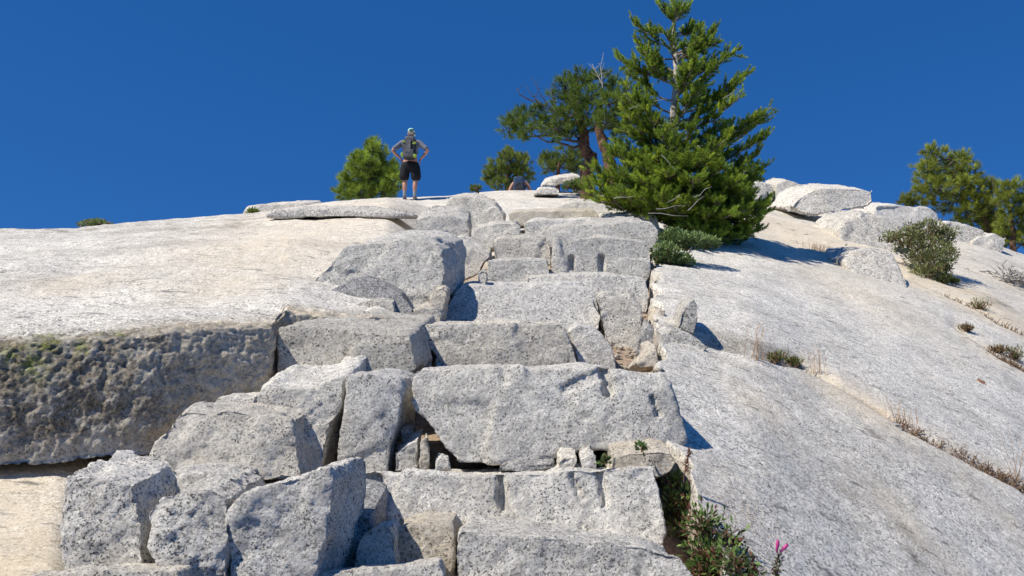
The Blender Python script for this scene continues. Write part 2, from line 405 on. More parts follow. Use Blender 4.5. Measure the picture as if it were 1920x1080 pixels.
# ------------------------------------------------------------------ stones
def stone(label, Y, T, mat, poly, topv=None, tilt=.28, bx=0., vox=.0145, rnd=2, amp=.85, name='stair_stone', cat='stone', group=None, seed=0, bulge=.0, slots=(), taper=.95, chips=14, dome=0., ext=0):
    rng = np.random.RandomState(seed+int(abs(Y)*100)+len(label))
    pv = [q[1] for q in poly]; vb = max(pv); zb = P(960, vb, Y)[2]
    fr = []
    for q in poly:
        p = P(q[0], q[1], Y); yy = Y+tilt*max(0, p[2]-zb)
        if len(q) > 2: yy += q[2]
        fr.append(P(q[0], q[1], yy))
    fr = np.array(fr); cen = fr.mean(0)
    ztop = fr[:, 2].max()
    rise = .25 if topv is None else (CZ+tv(topv)*(Y+tilt*(ztop-zb)+T)-ztop)/T
    bk = cen+(fr-cen)*taper
    bk[:, 2] = fr[:, 2]*.7+bk[:, 2]*.3
    bk[:, 2] += (fr[:, 2].max()-bk[:, 2].max()) 
    bk = bk+np.array([bx, T, rise*T])
    fr[:, 2] -= ext*(fr[:, 2] < cen[2]-.3*(ztop-cen[2])); bk[:, 2] -= (ext+.1)*(fr[:, 2] < cen[2])
    loc = np.array([cen[0], cen[1]+T/2, fr[:, 2].min()])
    me = bpy.data.meshes.new(name); bm = bmesh.new()
    a = [bm.verts.new(Vector(p-loc)) for p in fr]; b = [bm.verts.new(Vector(p-loc)) for p in bk]
    n = len(a)
    bm.faces.new(a); bm.faces.new(b[::-1])
    for i in range(n): bm.faces.new((a[(i+1) % n], a[i], b[i], b[(i+1) % n]))
    bmesh.ops.triangulate(bm, faces=bm.faces); bmesh.ops.recalc_face_normals(bm, faces=bm.faces)
    bm.to_mesh(me); bm.free()
    o = bpy.data.objects.new(name, me); C.objects.link(o)
    m = o.modifiers.new('r', 'REMESH'); m.mode = 'VOXEL'; m.voxel_size = vox
    m = o.modifiers.new('s', 'SMOOTH'); m.factor = .5; m.iterations = rnd
    dg = bpy.context.evaluated_depsgraph_get(); ev = o.evaluated_get(dg)
    nm = bpy.data.meshes.new_from_object(ev); o.modifiers.clear(); o.data = nm; bpy.data.meshes.remove(me)
    nm.name = name
    N = len(nm.vertices); co = np.empty(N*3, np.float32); nm.vertices.foreach_get('co', co); co = co.reshape(-1, 3).astype(float)
    nr = np.empty(N*3, np.float32); nm.vertex_normals.foreach_get('vector', nr); nr = nr.reshape(-1, 3)
    w = co+loc; size = max(np.ptp(fr[:, 0]), np.ptp(fr[:, 2])); off = rng.uniform(0, 50, 3)
    # smooth normals for the coarse displacement
    rk = 1.35 if mat == 'salt' else 1.0
    d = -(.0055+.0018*Y)+amp*((.040 if cat == 'boulder' else .026)*size**.6*fbm(co*1.6/size**.7+off, 3)+.016*fbm(co*6+off, 3)+rk*.008*fbm(co*18+off, 3, .6)+rk*(.0075 if vox < .0135 else .005)*fbm(co*42+off, 3, .65))
    # chipped facets: each region of the surface is pushed along a random plane
    if chips:
        sd = co[rng.randint(0, N, chips)]; gr = rng.normal(0, .10, (chips, 3)); of = rng.normal(0, .0045, chips)
        wob = np.stack([fbm(co*5+off+7*j, 2) for j in range(3)], 1)*.06
        dist = np.stack([np.linalg.norm(co+wob-s_, axis=1) for s_ in sd], 1); wt = np.exp(-100*(dist-dist.min(1)[:, None])); wt /= wt.sum(1)[:, None]
        val = (co@gr.T-np.einsum('ij,ij->i', sd, gr)[None])*.5+of[None]
        d += amp*(wt*val).sum(1)
    if bulge:
        fw = np.clip(-nr[:, 1], 0, 1); ex = (w[:, 0]-cen[0])/(np.ptp(fr[:, 0])/2+.01); ez = (w[:, 2]-cen[2])/(np.ptp(fr[:, 2])/2+.01)
        d += bulge*fw*np.clip(1-.7*ex**2-.7*ez**2, 0, 1)
    co = co+nr*d[:, None]
    if slots:
        w = co+loc; u, v = uv_of(w[:, None, :]); u = u[:, 0]; v = v[:, 0]
        for (u0, v0, u1, v1, wd, dp) in slots:
            t = np.clip(((u-u0)*(u1-u0)+(v-v0)*(v1-v0))/((u1-u0)**2+(v1-v0)**2), 0, 1)
            dd = np.hypot(u-u0-t*(u1-u0), v-v0-t*(v1-v0))
            co[:, 1] += dp*(1-sstep(wd*.55, wd*.85, dd))*(w[:, 1] < Y+tilt*(ztop-zb)+.12)*np.clip(-nr[:, 1]*1.5, 0, 1)
    nm.vertices.foreach_set('co', co.astype(np.float32).ravel()); nm.update()
    nm.polygons.foreach_set('use_smooth', np.ones(len(nm.polygons), bool))
    nm.materials.clear(); nm.materials.append((GN if Y > 4.4 else G)[mat]); o.location = loc
    tag(o, label, cat, group)
    return o
ST = 'granite blocks set as the stair'
def st(label, Y, T, mat, poly, **k):
    k.setdefault('group', None); return stone(label, Y, T, mat, poly, **k)
# nearest row
st('wide flecked granite block at the bottom centre with a sunlit level top', 2.72, .66, 'salt', [(850, 1000), (860, 990), (1000, 1000), (1120, 1012), (1215, 1018), (1280, 1040), (1312, 1090), (1316, 1250), (845, 1250)], topv=963, vox=.012, chips=22)
st('low long granite slab cut off by the bottom edge left of centre', 2.52, .45, 'grey', [(440, 1100), (470, 1088), (560, 1080), (660, 1070), (760, 1058), (822, 1050), (836, 1075), (838, 1250), (440, 1250)], topv=1036, vox=.012)
st('small beige topped block wedged between the two bottom slabs', 2.95, .4, 'beige', [(722, 1000), (745, 985), (790, 975), (850, 978), (856, 1040), (850, 1120), (735, 1120)], topv=955, vox=.011)
st('small pale chunk in the gap beside the tall shaded block', 2.85, .25, 'warm', [(664, 1030), (672, 1000), (700, 984), (734, 982), (746, 1010), (746, 1080), (660, 1080)], topv=972, vox=.009, chips=8)
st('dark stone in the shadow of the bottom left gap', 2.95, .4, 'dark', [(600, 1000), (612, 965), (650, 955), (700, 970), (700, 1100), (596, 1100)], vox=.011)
st('long low riser with three drill grooves below the biggest block', 3.32, .55, 'grey', [(640, 892), (662, 884), (760, 884), (880, 886), (935, 884), (1060, 878), (1180, 876), (1228, 872), (1240, 925), (1250, 1000), (1230, 1060), (760, 1060), (745, 990), (715, 965), (690, 935)], topv=868, vox=.012, chips=26,
   slots=((937, 886, 942, 955, 10, .05), (1072, 890, 1088, 935, 7, .02), (1122, 876, 1134, 945, 9, .04), (700, 905, 690, 935, 26, .05)))
st('three sided chunk of pale granite standing lowest at the left edge of the stairs', 2.6, .35, 'salt', [(108, 905), (118, 885), (160, 890), (205, 895), (250, 905), (262, 950), (268, 1010), (262, 1090), (112, 1090), (104, 960)], topv=842, vox=.011, tilt=.12, chips=22, amp=1.1)
st('rounded granite chunk between two pointed ones at the bottom left', 2.5, .4, 'salt', [(266, 965), (290, 930), (330, 915), (400, 912), (432, 935), (430, 1000), (426, 1180), (326, 1180), (300, 1060), (268, 1010)], topv=868, vox=.011, tilt=.15, amp=1.2)
st('big block with a slanting sunlit top and shaded right side at the bottom left', 2.55, .5, 'salt', [(424, 965), (460, 925), (520, 900), (600, 872), (622, 872), (630, 900), (618, 1000), (600, 1060), (585, 1140), (424, 1140)], topv=850, vox=.011, tilt=.06, amp=.8, bx=.03)
st('pale stone lying between the lowest chunk and the round one', 2.9, .5, 'pale', [(240, 905), (290, 890), (380, 885), (420, 900), (420, 990), (250, 990)], topv=860, vox=.012, tilt=.3)
st('low granite piece at the bottom left edge of the stairs', 2.35, .3, 'warm', [(30, 1075), (150, 1065), (330, 1062), (345, 1090), (345, 1200), (20, 1200)], topv=1050, vox=.012)
# second row
st('largest riser block, tapered at its lower left, with a notch in its top edge', 3.72, 1.0, 'grey', [(768, 700), (778, 690), (830, 687), (1000, 689), (1100, 684), (1125, 684), (1190, 695), (1245, 700), (1264, 740), (1282, 790), (1293, 822), (1288, 836), (1240, 841), (1180, 842), (1090, 851), (1000, 868), (900, 876), (860, 874), (835, 850), (800, 795), (774, 770), (766, 730)], topv=681, vox=.013, tilt=.22, chips=30, bulge=.03,
   slots=((1133, 690, 1142, 735, 13, .06), (1224, 745, 1234, 778, 6, .03), (943, 690, 946, 720, 8, .012), (1060, 730, 1125, 700, 14, .015)))
st('upright four sided block left of the largest riser', 3.7, .6, 'blue', [(646, 700), (700, 697), (752, 708), (762, 728), (752, 790), (736, 835), (730, 900), (628, 900), (627, 835), (640, 765)], topv=690, vox=.012, tilt=.1, bulge=.02, chips=12)
st('rounded boulder with a sunlit crown over a dark stained face', 3.72, .75, 'grey', [(462, 745), (490, 720), (530, 726), (580, 722), (630, 705), (648, 712), (640, 770), (622, 810), (600, 900), (480, 900), (455, 830)], topv=658, vox=.012, tilt=.15, amp=1.1, rnd=8)
st('warm tinted boulder with a chipped front above the bottom left chunks', 3.38, .6, 'warm', [(284, 850), (300, 815), (318, 785), (345, 765), (395, 770), (440, 765), (480, 775), (510, 775), (545, 790), (560, 830), (568, 900), (280, 900)], topv=735, vox=.012, tilt=.25, amp=1.25, chips=26)
st('small square knob of granite on the back of the warm boulder', 3.75, .4, 'warm', [(392, 760), (405, 742), (440, 738), (478, 742), (490, 770), (490, 800), (392, 800)], topv=730, vox=.011)
# wedge stones between the rows
st('round grey pebble wedged high in the gap beside the largest riser', 3.85, .12, 'dark', [(748, 805), (762, 797), (778, 806), (780, 822), (766, 836), (750, 830)], vox=.006, chips=4, name='wedge_stone')
st('grey triangular wedge stone in the gap beside the largest riser', 3.72, .2, 'blue', [(738, 850), (760, 832), (785, 822), (790, 885), (738, 885)], vox=.007, chips=5, name='wedge_stone', tilt=.05)
st('narrow upright beige wedge stone in the gap beside the largest riser', 3.66, .12, 'beige', [(784, 832), (793, 819), (801, 824), (806, 850), (808, 882), (784, 882)], vox=.006, chips=6, name='wedge_stone', tilt=.05)
st('small white pebble under the lower left corner of the largest riser', 3.62, .1, 'pale', [(814, 864), (826, 857), (840, 864), (848, 880), (814, 884)], vox=.006, chips=3, name='wedge_stone', tilt=.0)
st('tiny grey pebble above the white one under the largest riser', 3.7, .08, 'grey', [(812, 858), (820, 853), (830, 857), (828, 868), (814, 868)], vox=.005, chips=3, name='wedge_stone')
st('dark filler pebble left of the upright wedge stones', 3.86, .1, 'dark', [(741, 838), (752, 830), (760, 836), (756, 850), (744, 852)], vox=.006, chips=3, name='wedge_stone')
st('pinkish wedge stone under the middle of the largest riser', 3.55, .2, 'warm', [(1046, 866), (1052, 856), (1084, 853), (1086, 868), (1080, 884), (1046, 884)], vox=.007, chips=5, name='wedge_stone', tilt=.05)
st('white angular wedge stone under the middle of the largest riser', 3.55, .2, 'pale', [(1088, 862), (1108, 850), (1120, 853), (1122, 885), (1090, 885)], vox=.007, chips=5, name='wedge_stone', tilt=.05)
st('long rough beige stone under the right end of the largest riser', 3.5, .35, 'beige', [(1145, 856), (1180, 846), (1240, 842), (1262, 845), (1272, 868), (1264, 885), (1240, 900), (1140, 890)], vox=.009, chips=14, name='wedge_stone', tilt=.1)
st('flat grey filler stone deep under the left half of the largest riser', 3.62, .25, 'dark', [(930, 872), (1000, 868), (1045, 862), (1045, 886), (930, 888)], vox=.009, chips=6, name='wedge_stone')
# third row
st('broad block with a slanting sunlit top left of the stair centre', 4.45, 1.1, 'warm', [(518, 612), (560, 606), (640, 612), (700, 622), (762, 622), (772, 630), (784, 690), (762, 715), (740, 720), (600, 720), (516, 705)], topv=573, vox=.015, tilt=.1, bx=.05, chips=20)
st('rough riser block with a sharp left end above the largest riser', 5.05, .9, 'warm', [(778, 612), (800, 602), (840, 603), (940, 604), (1056, 602), (1072, 628), (1090, 690), (1080, 715), (850, 715), (822, 682), (800, 652)], topv=598, vox=.015, tilt=.12, chips=22, bulge=.02)
st('speckled grey block in half shadow right of the rough riser', 5.25, .5, 'salt', [(1064, 620), (1085, 608), (1110, 612), (1128, 622), (1150, 650), (1165, 715), (1095, 715), (1080, 670)], topv=604, vox=.014, tilt=.2)
st('small oval wedge stone below the sharp end of the rough riser', 5.0, .1, 'warm', [(787, 655), (797, 645), (809, 652), (812, 675), (806, 690), (787, 690)], vox=.008, chips=3, name='wedge_stone', tilt=.05)
st('small grey wedge stone under the left end of the rough riser', 5.05, .1, 'blue', [(812, 672), (820, 658), (834, 672), (842, 690), (812, 690)], vox=.008, chips=3, name='wedge_stone')
# fourth row
st('smooth bluish slab leaning back across the stair centre', 6.25, 1.0, 'blue', [(832, 585), (840, 560), (852, 540), (866, 528), (950, 532), (1110, 537), (1118, 548), (1116, 572), (1130, 590), (1126, 620), (1060, 630), (840, 630), (828, 605)], topv=525, vox=.016, tilt=.75, amp=.6, chips=8)
st('deep block with a shaded right side beside the bluish slab', 6.1, .9, 'warm', [(1118, 556), (1150, 550), (1188, 553), (1206, 575), (1204, 620), (1194, 652), (1180, 670), (1162, 662), (1135, 640), (1124, 600)], topv=546, vox=.015, tilt=.2, bx=.1)
st('long even riser above the bluish slab', 7.25, .8, 'grey', [(985, 516), (1060, 510), (1140, 513), (1212, 520), (1220, 550), (1217, 590), (1190, 600), (985, 600)], topv=506, vox=.017, tilt=.45, amp=.6, chips=10)
st('small brown stone leaning against the bluish slab', 5.85, .3, 'beige', [(804, 560), (812, 540), (830, 536), (842, 545), (838, 565), (830, 590), (808, 590)], vox=.011, chips=5, name='wedge_stone')
st('flat layered stone behind the broad block left of the stairs', 5.55, .35, 'warm', [(656, 580), (668, 565), (700, 561), (735, 566), (742, 580), (735, 600), (656, 600)], vox=.012, chips=8, name='wedge_stone')
st('rough rubble stone between the broad block and the bluish slab', 5.7, .4, 'warm', [(765, 585), (790, 573), (815, 578), (832, 590), (834, 615), (768, 615)], vox=.012, chips=8, name='wedge_stone')
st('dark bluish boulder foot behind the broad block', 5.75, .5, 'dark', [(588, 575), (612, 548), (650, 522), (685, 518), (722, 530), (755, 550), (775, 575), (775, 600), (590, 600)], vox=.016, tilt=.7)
st('huge pale boulder left of the stairs with a shaded right side', 6.05, 1.0, 'pale', [(565, 550), (592, 512), (620, 488), (645, 462), (690, 452), (745, 448), (800, 452), (828, 470), (838, 510), (828, 560), (806, 600), (700, 600), (600, 590)], topv=430, vox=.016, tilt=.45, bx=.14, rnd=3, chips=24, amp=1.1, name='boulder', cat='boulder')
# fifth row
st('block with two drill slots in its foot on the upper stair', 8.15, .9, 'grey', [(1040, 448), (1100, 443), (1160, 444), (1218, 450), (1223, 480), (1220, 520), (1210, 540), (1038, 540), (1035, 490)], topv=440, vox=.018, tilt=.2, amp=.8, chips=10,
   slots=((1072, 484, 1072, 512, 7, .07), (1128, 482, 1129, 512, 7, .07)))
st('low pale block left of the slotted block', 7.6, .5, 'pale', [(912, 487), (950, 483), (1030, 485), (1034, 500), (1032, 545), (918, 545), (911, 510)], topv=480, vox=.017, tilt=.3, chips=10)
st('warm tinted block resting on the low pale one', 8.35, .7, 'warm', [(921, 455), (932, 444), (985, 441), (1030, 444), (1038, 460), (1036, 500), (925, 500)], topv=437, vox=.018, tilt=.25, chips=8)
st('little round stone left of the low pale block', 6.95, .2, 'pale', [(892, 512), (902, 503), (914, 506), (918, 520), (912, 540), (892, 540)], vox=.013, chips=3, name='wedge_stone')
st('half hidden stone between the huge boulder and the low pale block', 7.9, .9, 'warm', [(840, 455), (862, 450), (900, 468), (922, 480), (908, 496), (900, 515), (868, 530), (840, 520)], topv=436, vox=.018, tilt=.3)
st('long block with a hollowed end above the slotted block', 9.1, .8, 'grey', [(1010, 440), (1030, 424), (1080, 418), (1150, 414), (1200, 411), (1226, 414), (1238, 432), (1238, 475), (1010, 475)], topv=404, vox=.02, tilt=.35)
st('narrow pale block above the warm tinted one', 9.6, .6, 'pale', [(982, 418), (1000, 411), (1060, 409), (1115, 407), (1125, 420), (1120, 450), (984, 450)], topv=405, vox=.02, tilt=.3)
st('rounded greenish grey block below the upper left boulders', 9.2, .6, 'warm', [(878, 438), (892, 424), (930, 416), (970, 416), (980, 425), (978, 450), (930, 468), (885, 460)], topv=411, vox=.02, tilt=.3, rnd=6)
st('flat fronted boulder under the topmost stair boulder', 9.6, .8, 'grey', [(770, 428), (776, 410), (800, 402), (860, 404), (880, 412), (886, 432), (880, 455), (800, 448), (772, 445)], topv=384, vox=.02, tilt=.15, name='boulder', cat='boulder', rnd=6)
st('topmost stair boulder with a shaded right face', 11, 1.0, 'warm', [(828, 390), (840, 372), (868, 366), (890, 368), (930, 382), (950, 402), (948, 430), (900, 445), (835, 430)], topv=359, vox=.022, tilt=.3, name='boulder', cat='boulder', rnd=6)
st('low brownish step near the top of the stairs', 10.9, .6, 'beige', [(952, 400), (965, 393), (1040, 392), (1118, 391), (1126, 400), (1122, 425), (955, 425)], topv=388, vox=.022, tilt=.3, name='stair_stone')
st('shaded step end by the conifer at the top of the stairs', 10.4, .7, 'grey', [(1126, 404), (1160, 398), (1200, 396), (1232, 398), (1240, 425), (1238, 450), (1130, 450)], topv=392, vox=.022, tilt=.25)
st('pale uppermost step tucked under the conifer', 11.4, .7, 'warm', [(1120, 396), (1180, 392), (1225, 386), (1232, 395), (1230, 420), (1125, 420)], topv=383, vox=.022)
st('broken ledge of pale rock just above the topmost step', 13.5, .7, 'warm', [(1040, 388), (1060, 378), (1100, 376), (1140, 380), (1150, 400), (1045, 400)], topv=371, vox=.025, tilt=.5)
# right of the stairs
st('pointed stone standing on the right slab and casting a sharp shadow', 5.9, .3, 'grey', [(1268, 612), (1274, 590), (1286, 570), (1302, 557), (1310, 570), (1313, 598), (1304, 632), (1282, 622)], vox=.012, tilt=.15, chips=10, name='loose_stone')
st('flat white stone at the foot of the pointed stone', 5.35, .3, 'pale', [(1237, 626), (1262, 616), (1290, 622), (1315, 636), (1334, 650), (1320, 668), (1245, 668)], vox=.011, tilt=.3, chips=8, name='loose_stone')
for (lb, Y, m, pl) in (('rough beige rubble piece high in the gap right of the stairs', 6.2, 'beige', [(1218, 598), (1235, 578), (1252, 580), (1248, 598), (1236, 612), (1222, 615)]),
        ('beige rubble piece at the foot of the gap right of the stairs', 5.0, 'beige', [(1185, 678), (1205, 672), (1215, 655), (1236, 648), (1240, 690), (1200, 692)]),
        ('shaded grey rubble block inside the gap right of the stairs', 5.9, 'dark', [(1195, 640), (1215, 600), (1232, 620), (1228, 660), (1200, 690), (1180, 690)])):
    st(lb, Y, .3, m, pl, vox=.012, chips=10, name='rubble_stone', tilt=.2, amp=1.2)
def on_ground(u, v, **k): return ground_at(u, v)[1]
st('rust coloured pebble alone on the right slab', float(on_ground(1842, 722))-.03, .08, 'rust', [(1834, 715), (1840, 710), (1850, 713), (1853, 721), (1845, 727), (1836, 724)], vox=.008, chips=3, name='loose_stone', rnd=3, amp=.5)
st('dark round pebble in the seam of the right slab', float(on_ground(1685, 806))-.03, .08, 'dark', [(1673, 800), (1680, 793), (1692, 794), (1697, 803), (1690, 812), (1678, 810)], vox=.006, chips=3, name='loose_stone', rnd=3, amp=.5)
# boulders along the skyline
def bo(label, Y, T, mat, poly, **k):
    k.setdefault('vox', .03); k.setdefault('rnd', 11); k.setdefault('tilt', .2)
    um = sum(q[0] for q in poly)/len(poly); vm = max(q[1] for q in poly)
    if um > 1390: Y = min(18., max(9., float(ground_at(um, vm+k.pop('dv', 2))[1])-.1)+k.pop('back', 0))
    if um > 1390 and not k.pop('perch', False):
        vc = sum(q[1] for q in poly)/len(poly); poly = [(u, v+(20 if v > vc+6 else 0)) for u, v in poly]
    elif um > 900 and um < 1390: Y = max(9., float(ground_at(um, vm+3)[1])-.15)
    return stone(label, Y, T, mat, poly, name='boulder', cat='boulder', **k)
bo('long sunlit boulder overhanging to the right on the skyline', 14.2, 1.2, 'weather', [(1473, 392), (1492, 370), (1520, 354), (1560, 349), (1620, 352), (1640, 356), (1643, 378), (1632, 390), (1580, 396), (1530, 408), (1500, 404)], topv=341, chips=6, amp=.8, dv=16, rnd=8, perch=True)
bo('rough upright boulder behind the left end of the long one', 16, 1, 'warm', [(1448, 385), (1455, 345), (1475, 335), (1505, 343), (1525, 352), (1520, 380), (1490, 400), (1450, 400)], topv=330, back=2.8)
bo('shaded boulder touching the conifer on the skyline', 15.4, 1, 'weather', [(1395, 365), (1400, 342), (1425, 338), (1452, 345), (1456, 365), (1440, 385), (1395, 385)], topv=333, back=1.6)
bo('low broad boulder below the overhang on the right', 13.4, 1.2, 'weather', [(1572, 430), (1590, 410), (1620, 400), (1660, 402), (1690, 415), (1700, 440), (1680, 460), (1620, 450), (1575, 445)], topv=393, tilt=.5)
bo('smooth grey boulder right of the long overhanging one', 15.6, 1.2, 'blue', [(1636, 400), (1645, 384), (1690, 381), (1740, 388), (1762, 402), (1764, 425), (1740, 440), (1650, 430)], topv=377, amp=.8)
bo('wedge shaped boulder behind the far right shrub', 15, 1, 'weather', [(1762, 425), (1775, 414), (1810, 416), (1850, 430), (1852, 440), (1820, 450), (1770, 448)], topv=410)
bo('lowest small skyline boulder near the right edge', 14.2, .8, 'weather', [(1820, 452), (1840, 440), (1870, 436), (1892, 446), (1880, 464), (1830, 466)], topv=430)
bo('flat capstone perched by the gnarled pine trunk', 16.5, 1.3, 'weather', [(1012, 346), (1024, 336), (1060, 328), (1086, 324), (1090, 334), (1060, 344), (1040, 350), (1014, 352)], topv=321, chips=8, amp=.7)
bo('white rounded rock at the foot of the gnarled pine', 16.6, .9, 'weather', [(1074, 348), (1078, 334), (1090, 329), (1102, 334), (1106, 350), (1100, 364), (1076, 362)], topv=326, chips=4, amp=.6)
bo('low rock under the left end of the capstone', 16.7, .8, 'weather', [(998, 362), (1008, 350), (1040, 348), (1052, 354), (1052, 368), (998, 368)], topv=346, chips=4, amp=.7)
bo('low dark stained hump of rock between the conifer shadow and the right shrub', 12, 1.0, 'weather', [(1578, 485), (1600, 468), (1640, 462), (1680, 474), (1706, 500), (1704, 522), (1650, 514), (1600, 500)], topv=462, tilt=1.0, amp=.8, dv=2)
bo('flat tan rock slab on the left skyline', 15.2, 1.5, 'warm', [(452, 398), (460, 385), (485, 381), (540, 378), (572, 378), (580, 388), (575, 408), (455, 412)], topv=373, amp=.8)
bo('grey layered rock right of the tan slab on the skyline', float(ground_at(640, 409)[1])-.1, .9, 'weather', [(495, 402), (510, 393), (560, 389), (640, 389), (720, 393), (780, 398), (780, 410), (500, 410)], topv=382, amp=.6, rnd=4)
bo('low cracked rock the standing hiker is on', 18.6, 1.6, 'warm', [(690, 384), (700, 375), (740, 373), (800, 374), (835, 377), (838, 390), (695, 392)], topv=369, amp=.5)

mb_v, mb_f = [], []
for k in range(2600):
    y = random.uniform(2.5, 8.5); s_ = random.uniform(-.42 if y < 3.9 else -.09, .185); x = s_*y; r = abs(random.gauss(.006, .012))+.004
    q = np.random.normal(size=(8, 3)); q = q/np.linalg.norm(q, axis=1)[:, None]*r*np.array([1, 1, .7])
    bmq = bmesh.new(); [bmq.verts.new(Vector(t)) for t in q]; bmesh.ops.convex_hull(bmq, input=bmq.verts); bmq.verts.ensure_lookup_table()
    vv = [v for v in bmq.verts if v.link_faces]; ix = {v.index: i for i, v in enumerate(bmq.verts)}
    n0 = sum(len(a) for a in mb_v); mb_v.append(np.array([v.co[:] for v in bmq.verts])+[x, y, ground_z(x, y)+r*.3])
    bmq.verts.index_update()
    for f in bmq.faces: mb_f.append([v.index+n0 for v in f.verts][:3])
    bmq.free()
tag(mesh_np('rubble', np.concatenate(mb_v), np.array(mb_f), G['beige'], smooth=False), 'small grit and rubble packed between the stair stones', 'rubble', None, 'stuff')
# ------------------------------------------------------------------ mesh builders for plants
class MB:
    def __init__(s): s.V = []; s.F = []; s.n = 0; s.c = []
    def add(s, V, Fc, col=None):
        V = np.asarray(V); s.V.append(V); s.F.append(np.asarray(Fc)+s.n); s.n += len(V)
        s.c.append(np.tile(np.asarray(col if col is not None else (1, 1, 1), float), (len(V), 1)) if col is None or np.ndim(col) == 1 else col)
    def tube(s, pts, r0, r1=None, sides=6, rough=0.):
        pts = np.asarray(pts, float); n = len(pts)
        r = np.linspace(r0, r0 if r1 is None else r1, n) if np.ndim(r0) == 0 else np.asarray(r0)
        t = np.gradient(pts, axis=0); t /= np.maximum(1e-9, np.linalg.norm(t, axis=1))[:, None]
        ref = np.array([0.3, .9, .2]); a = np.cross(t, ref); a /= np.maximum(1e-6, np.linalg.norm(a, axis=1))[:, None]; b = np.cross(t, a)
        th = np.linspace(0, 2*math.pi, sides, endpoint=False)
        rr = r[:, None]*(1+rough*np.random.normal(size=(n, sides)))
        V = pts[:, None]+rr[..., None]*(np.cos(th)[None, :, None]*a[:, None]+np.sin(th)[None, :, None]*b[:, None])
        V = V.reshape(-1, 3); i = np.arange(n*sides).reshape(n, sides); j = np.roll(i, -1, 1)
        Fq = np.stack([i[:-1], j[:-1], j[1:], i[1:]], -1).reshape(-1, 4)
        V = np.concatenate([V, pts[-1:]+t[-1:]*r[-1]]); k = len(V)-1
        cap = np.stack([i[-1], j[-1], np.full(sides, k), np.full(sides, k)], -1)
        s.add(V, np.concatenate([Fq[:, :3], Fq[:, [0, 2, 3]], cap[:, :3]]))
    def tris(s, T, col):
        "T (n,3,3), col (n,3)"
        n = len(T); s.add(T.reshape(-1, 3), np.arange(n*3).reshape(n, 3), np.repeat(col, 3, 0))
    def obj(s, name, mat, parent=None, loc=(0, 0, 0), smooth=True, col=None):
        V = np.concatenate(s.V); Fc = np.concatenate(s.F)
        if parent is not None: loc = tuple(parent.location)
        return mesh_np(name, V, Fc, mat, parent, loc, smooth, {col: np.concatenate(s.c)} if col else None)
def unit(v): return v/np.maximum(1e-9, np.linalg.norm(v, axis=-1, keepdims=True))
def curve(p0, p1, sag=0., n=6, wob=.0):
    p0 = np.asarray(p0, float); p1 = np.asarray(p1, float); t = np.linspace(0, 1, n)[:, None]
    p = p0+(p1-p0)*t; p[:, 2] += sag*4*t[:, 0]*(1-t[:, 0])
    p[1:-1] += np.random.normal(0, wob, (n-2, 3)); return p
def needles(mb, base, dirs, L, nl, w, k, tint, spread=(.45, 1.15), var=.25):
    "k needles along each twig (base, dir, length L)"
    N = len(base); L = np.broadcast_to(L, N)
    b = np.repeat(base, k, 0); d = np.repeat(unit(dirs), k, 0); Lr = np.repeat(L, k); ti = np.repeat(tint, k, 0)
    t = np.random.rand(N*k)**.8
    ax = unit(np.cross(d, np.random.normal(size=d.shape)))
    ang = spread[0]+(spread[1]-spread[0])*(1-t)*np.random.uniform(.7, 1.2, N*k)
    nd = d*np.cos(ang)[:, None]+ax*np.sin(ang)[:, None]
    nd[:, 2] += .12; nd = unit(nd)
    p = b+d*(Lr*t)[:, None]; ln = nl*np.random.uniform(.75, 1.2, N*k)
    side = unit(np.cross(nd, np.random.normal(size=nd.shape)))*(w/2)
    T = np.stack([p-side, p+side, p+nd*ln[:, None]], 1)
    c = ti*np.random.uniform(1-var, 1+var, (N*k, 1))
    mb.tris(T, c)
def needle_mat(name, col, trans=.25):
    return plain(name, col, .55, .15, 3, attr='tint', trans=trans)
M_bark = plain('bark_reddish', (.15, .085, .055), .95, .5, 9, bump=.03)
M_barkg = plain('bark_grey', (.30, .27, .235), .95, .4, 12, bump=.02)
M_dead = plain('dead_wood_grey', (.42, .40, .37), .9, .3, 20)
M_deadd = plain('dead_wood_dark', (.10, .085, .08), .95, .3, 20)
M_fir = needle_mat('fir_needles', (1, 1, 1), .35); M_pine = needle_mat('pine_needles', (1, 1, 1), .25)
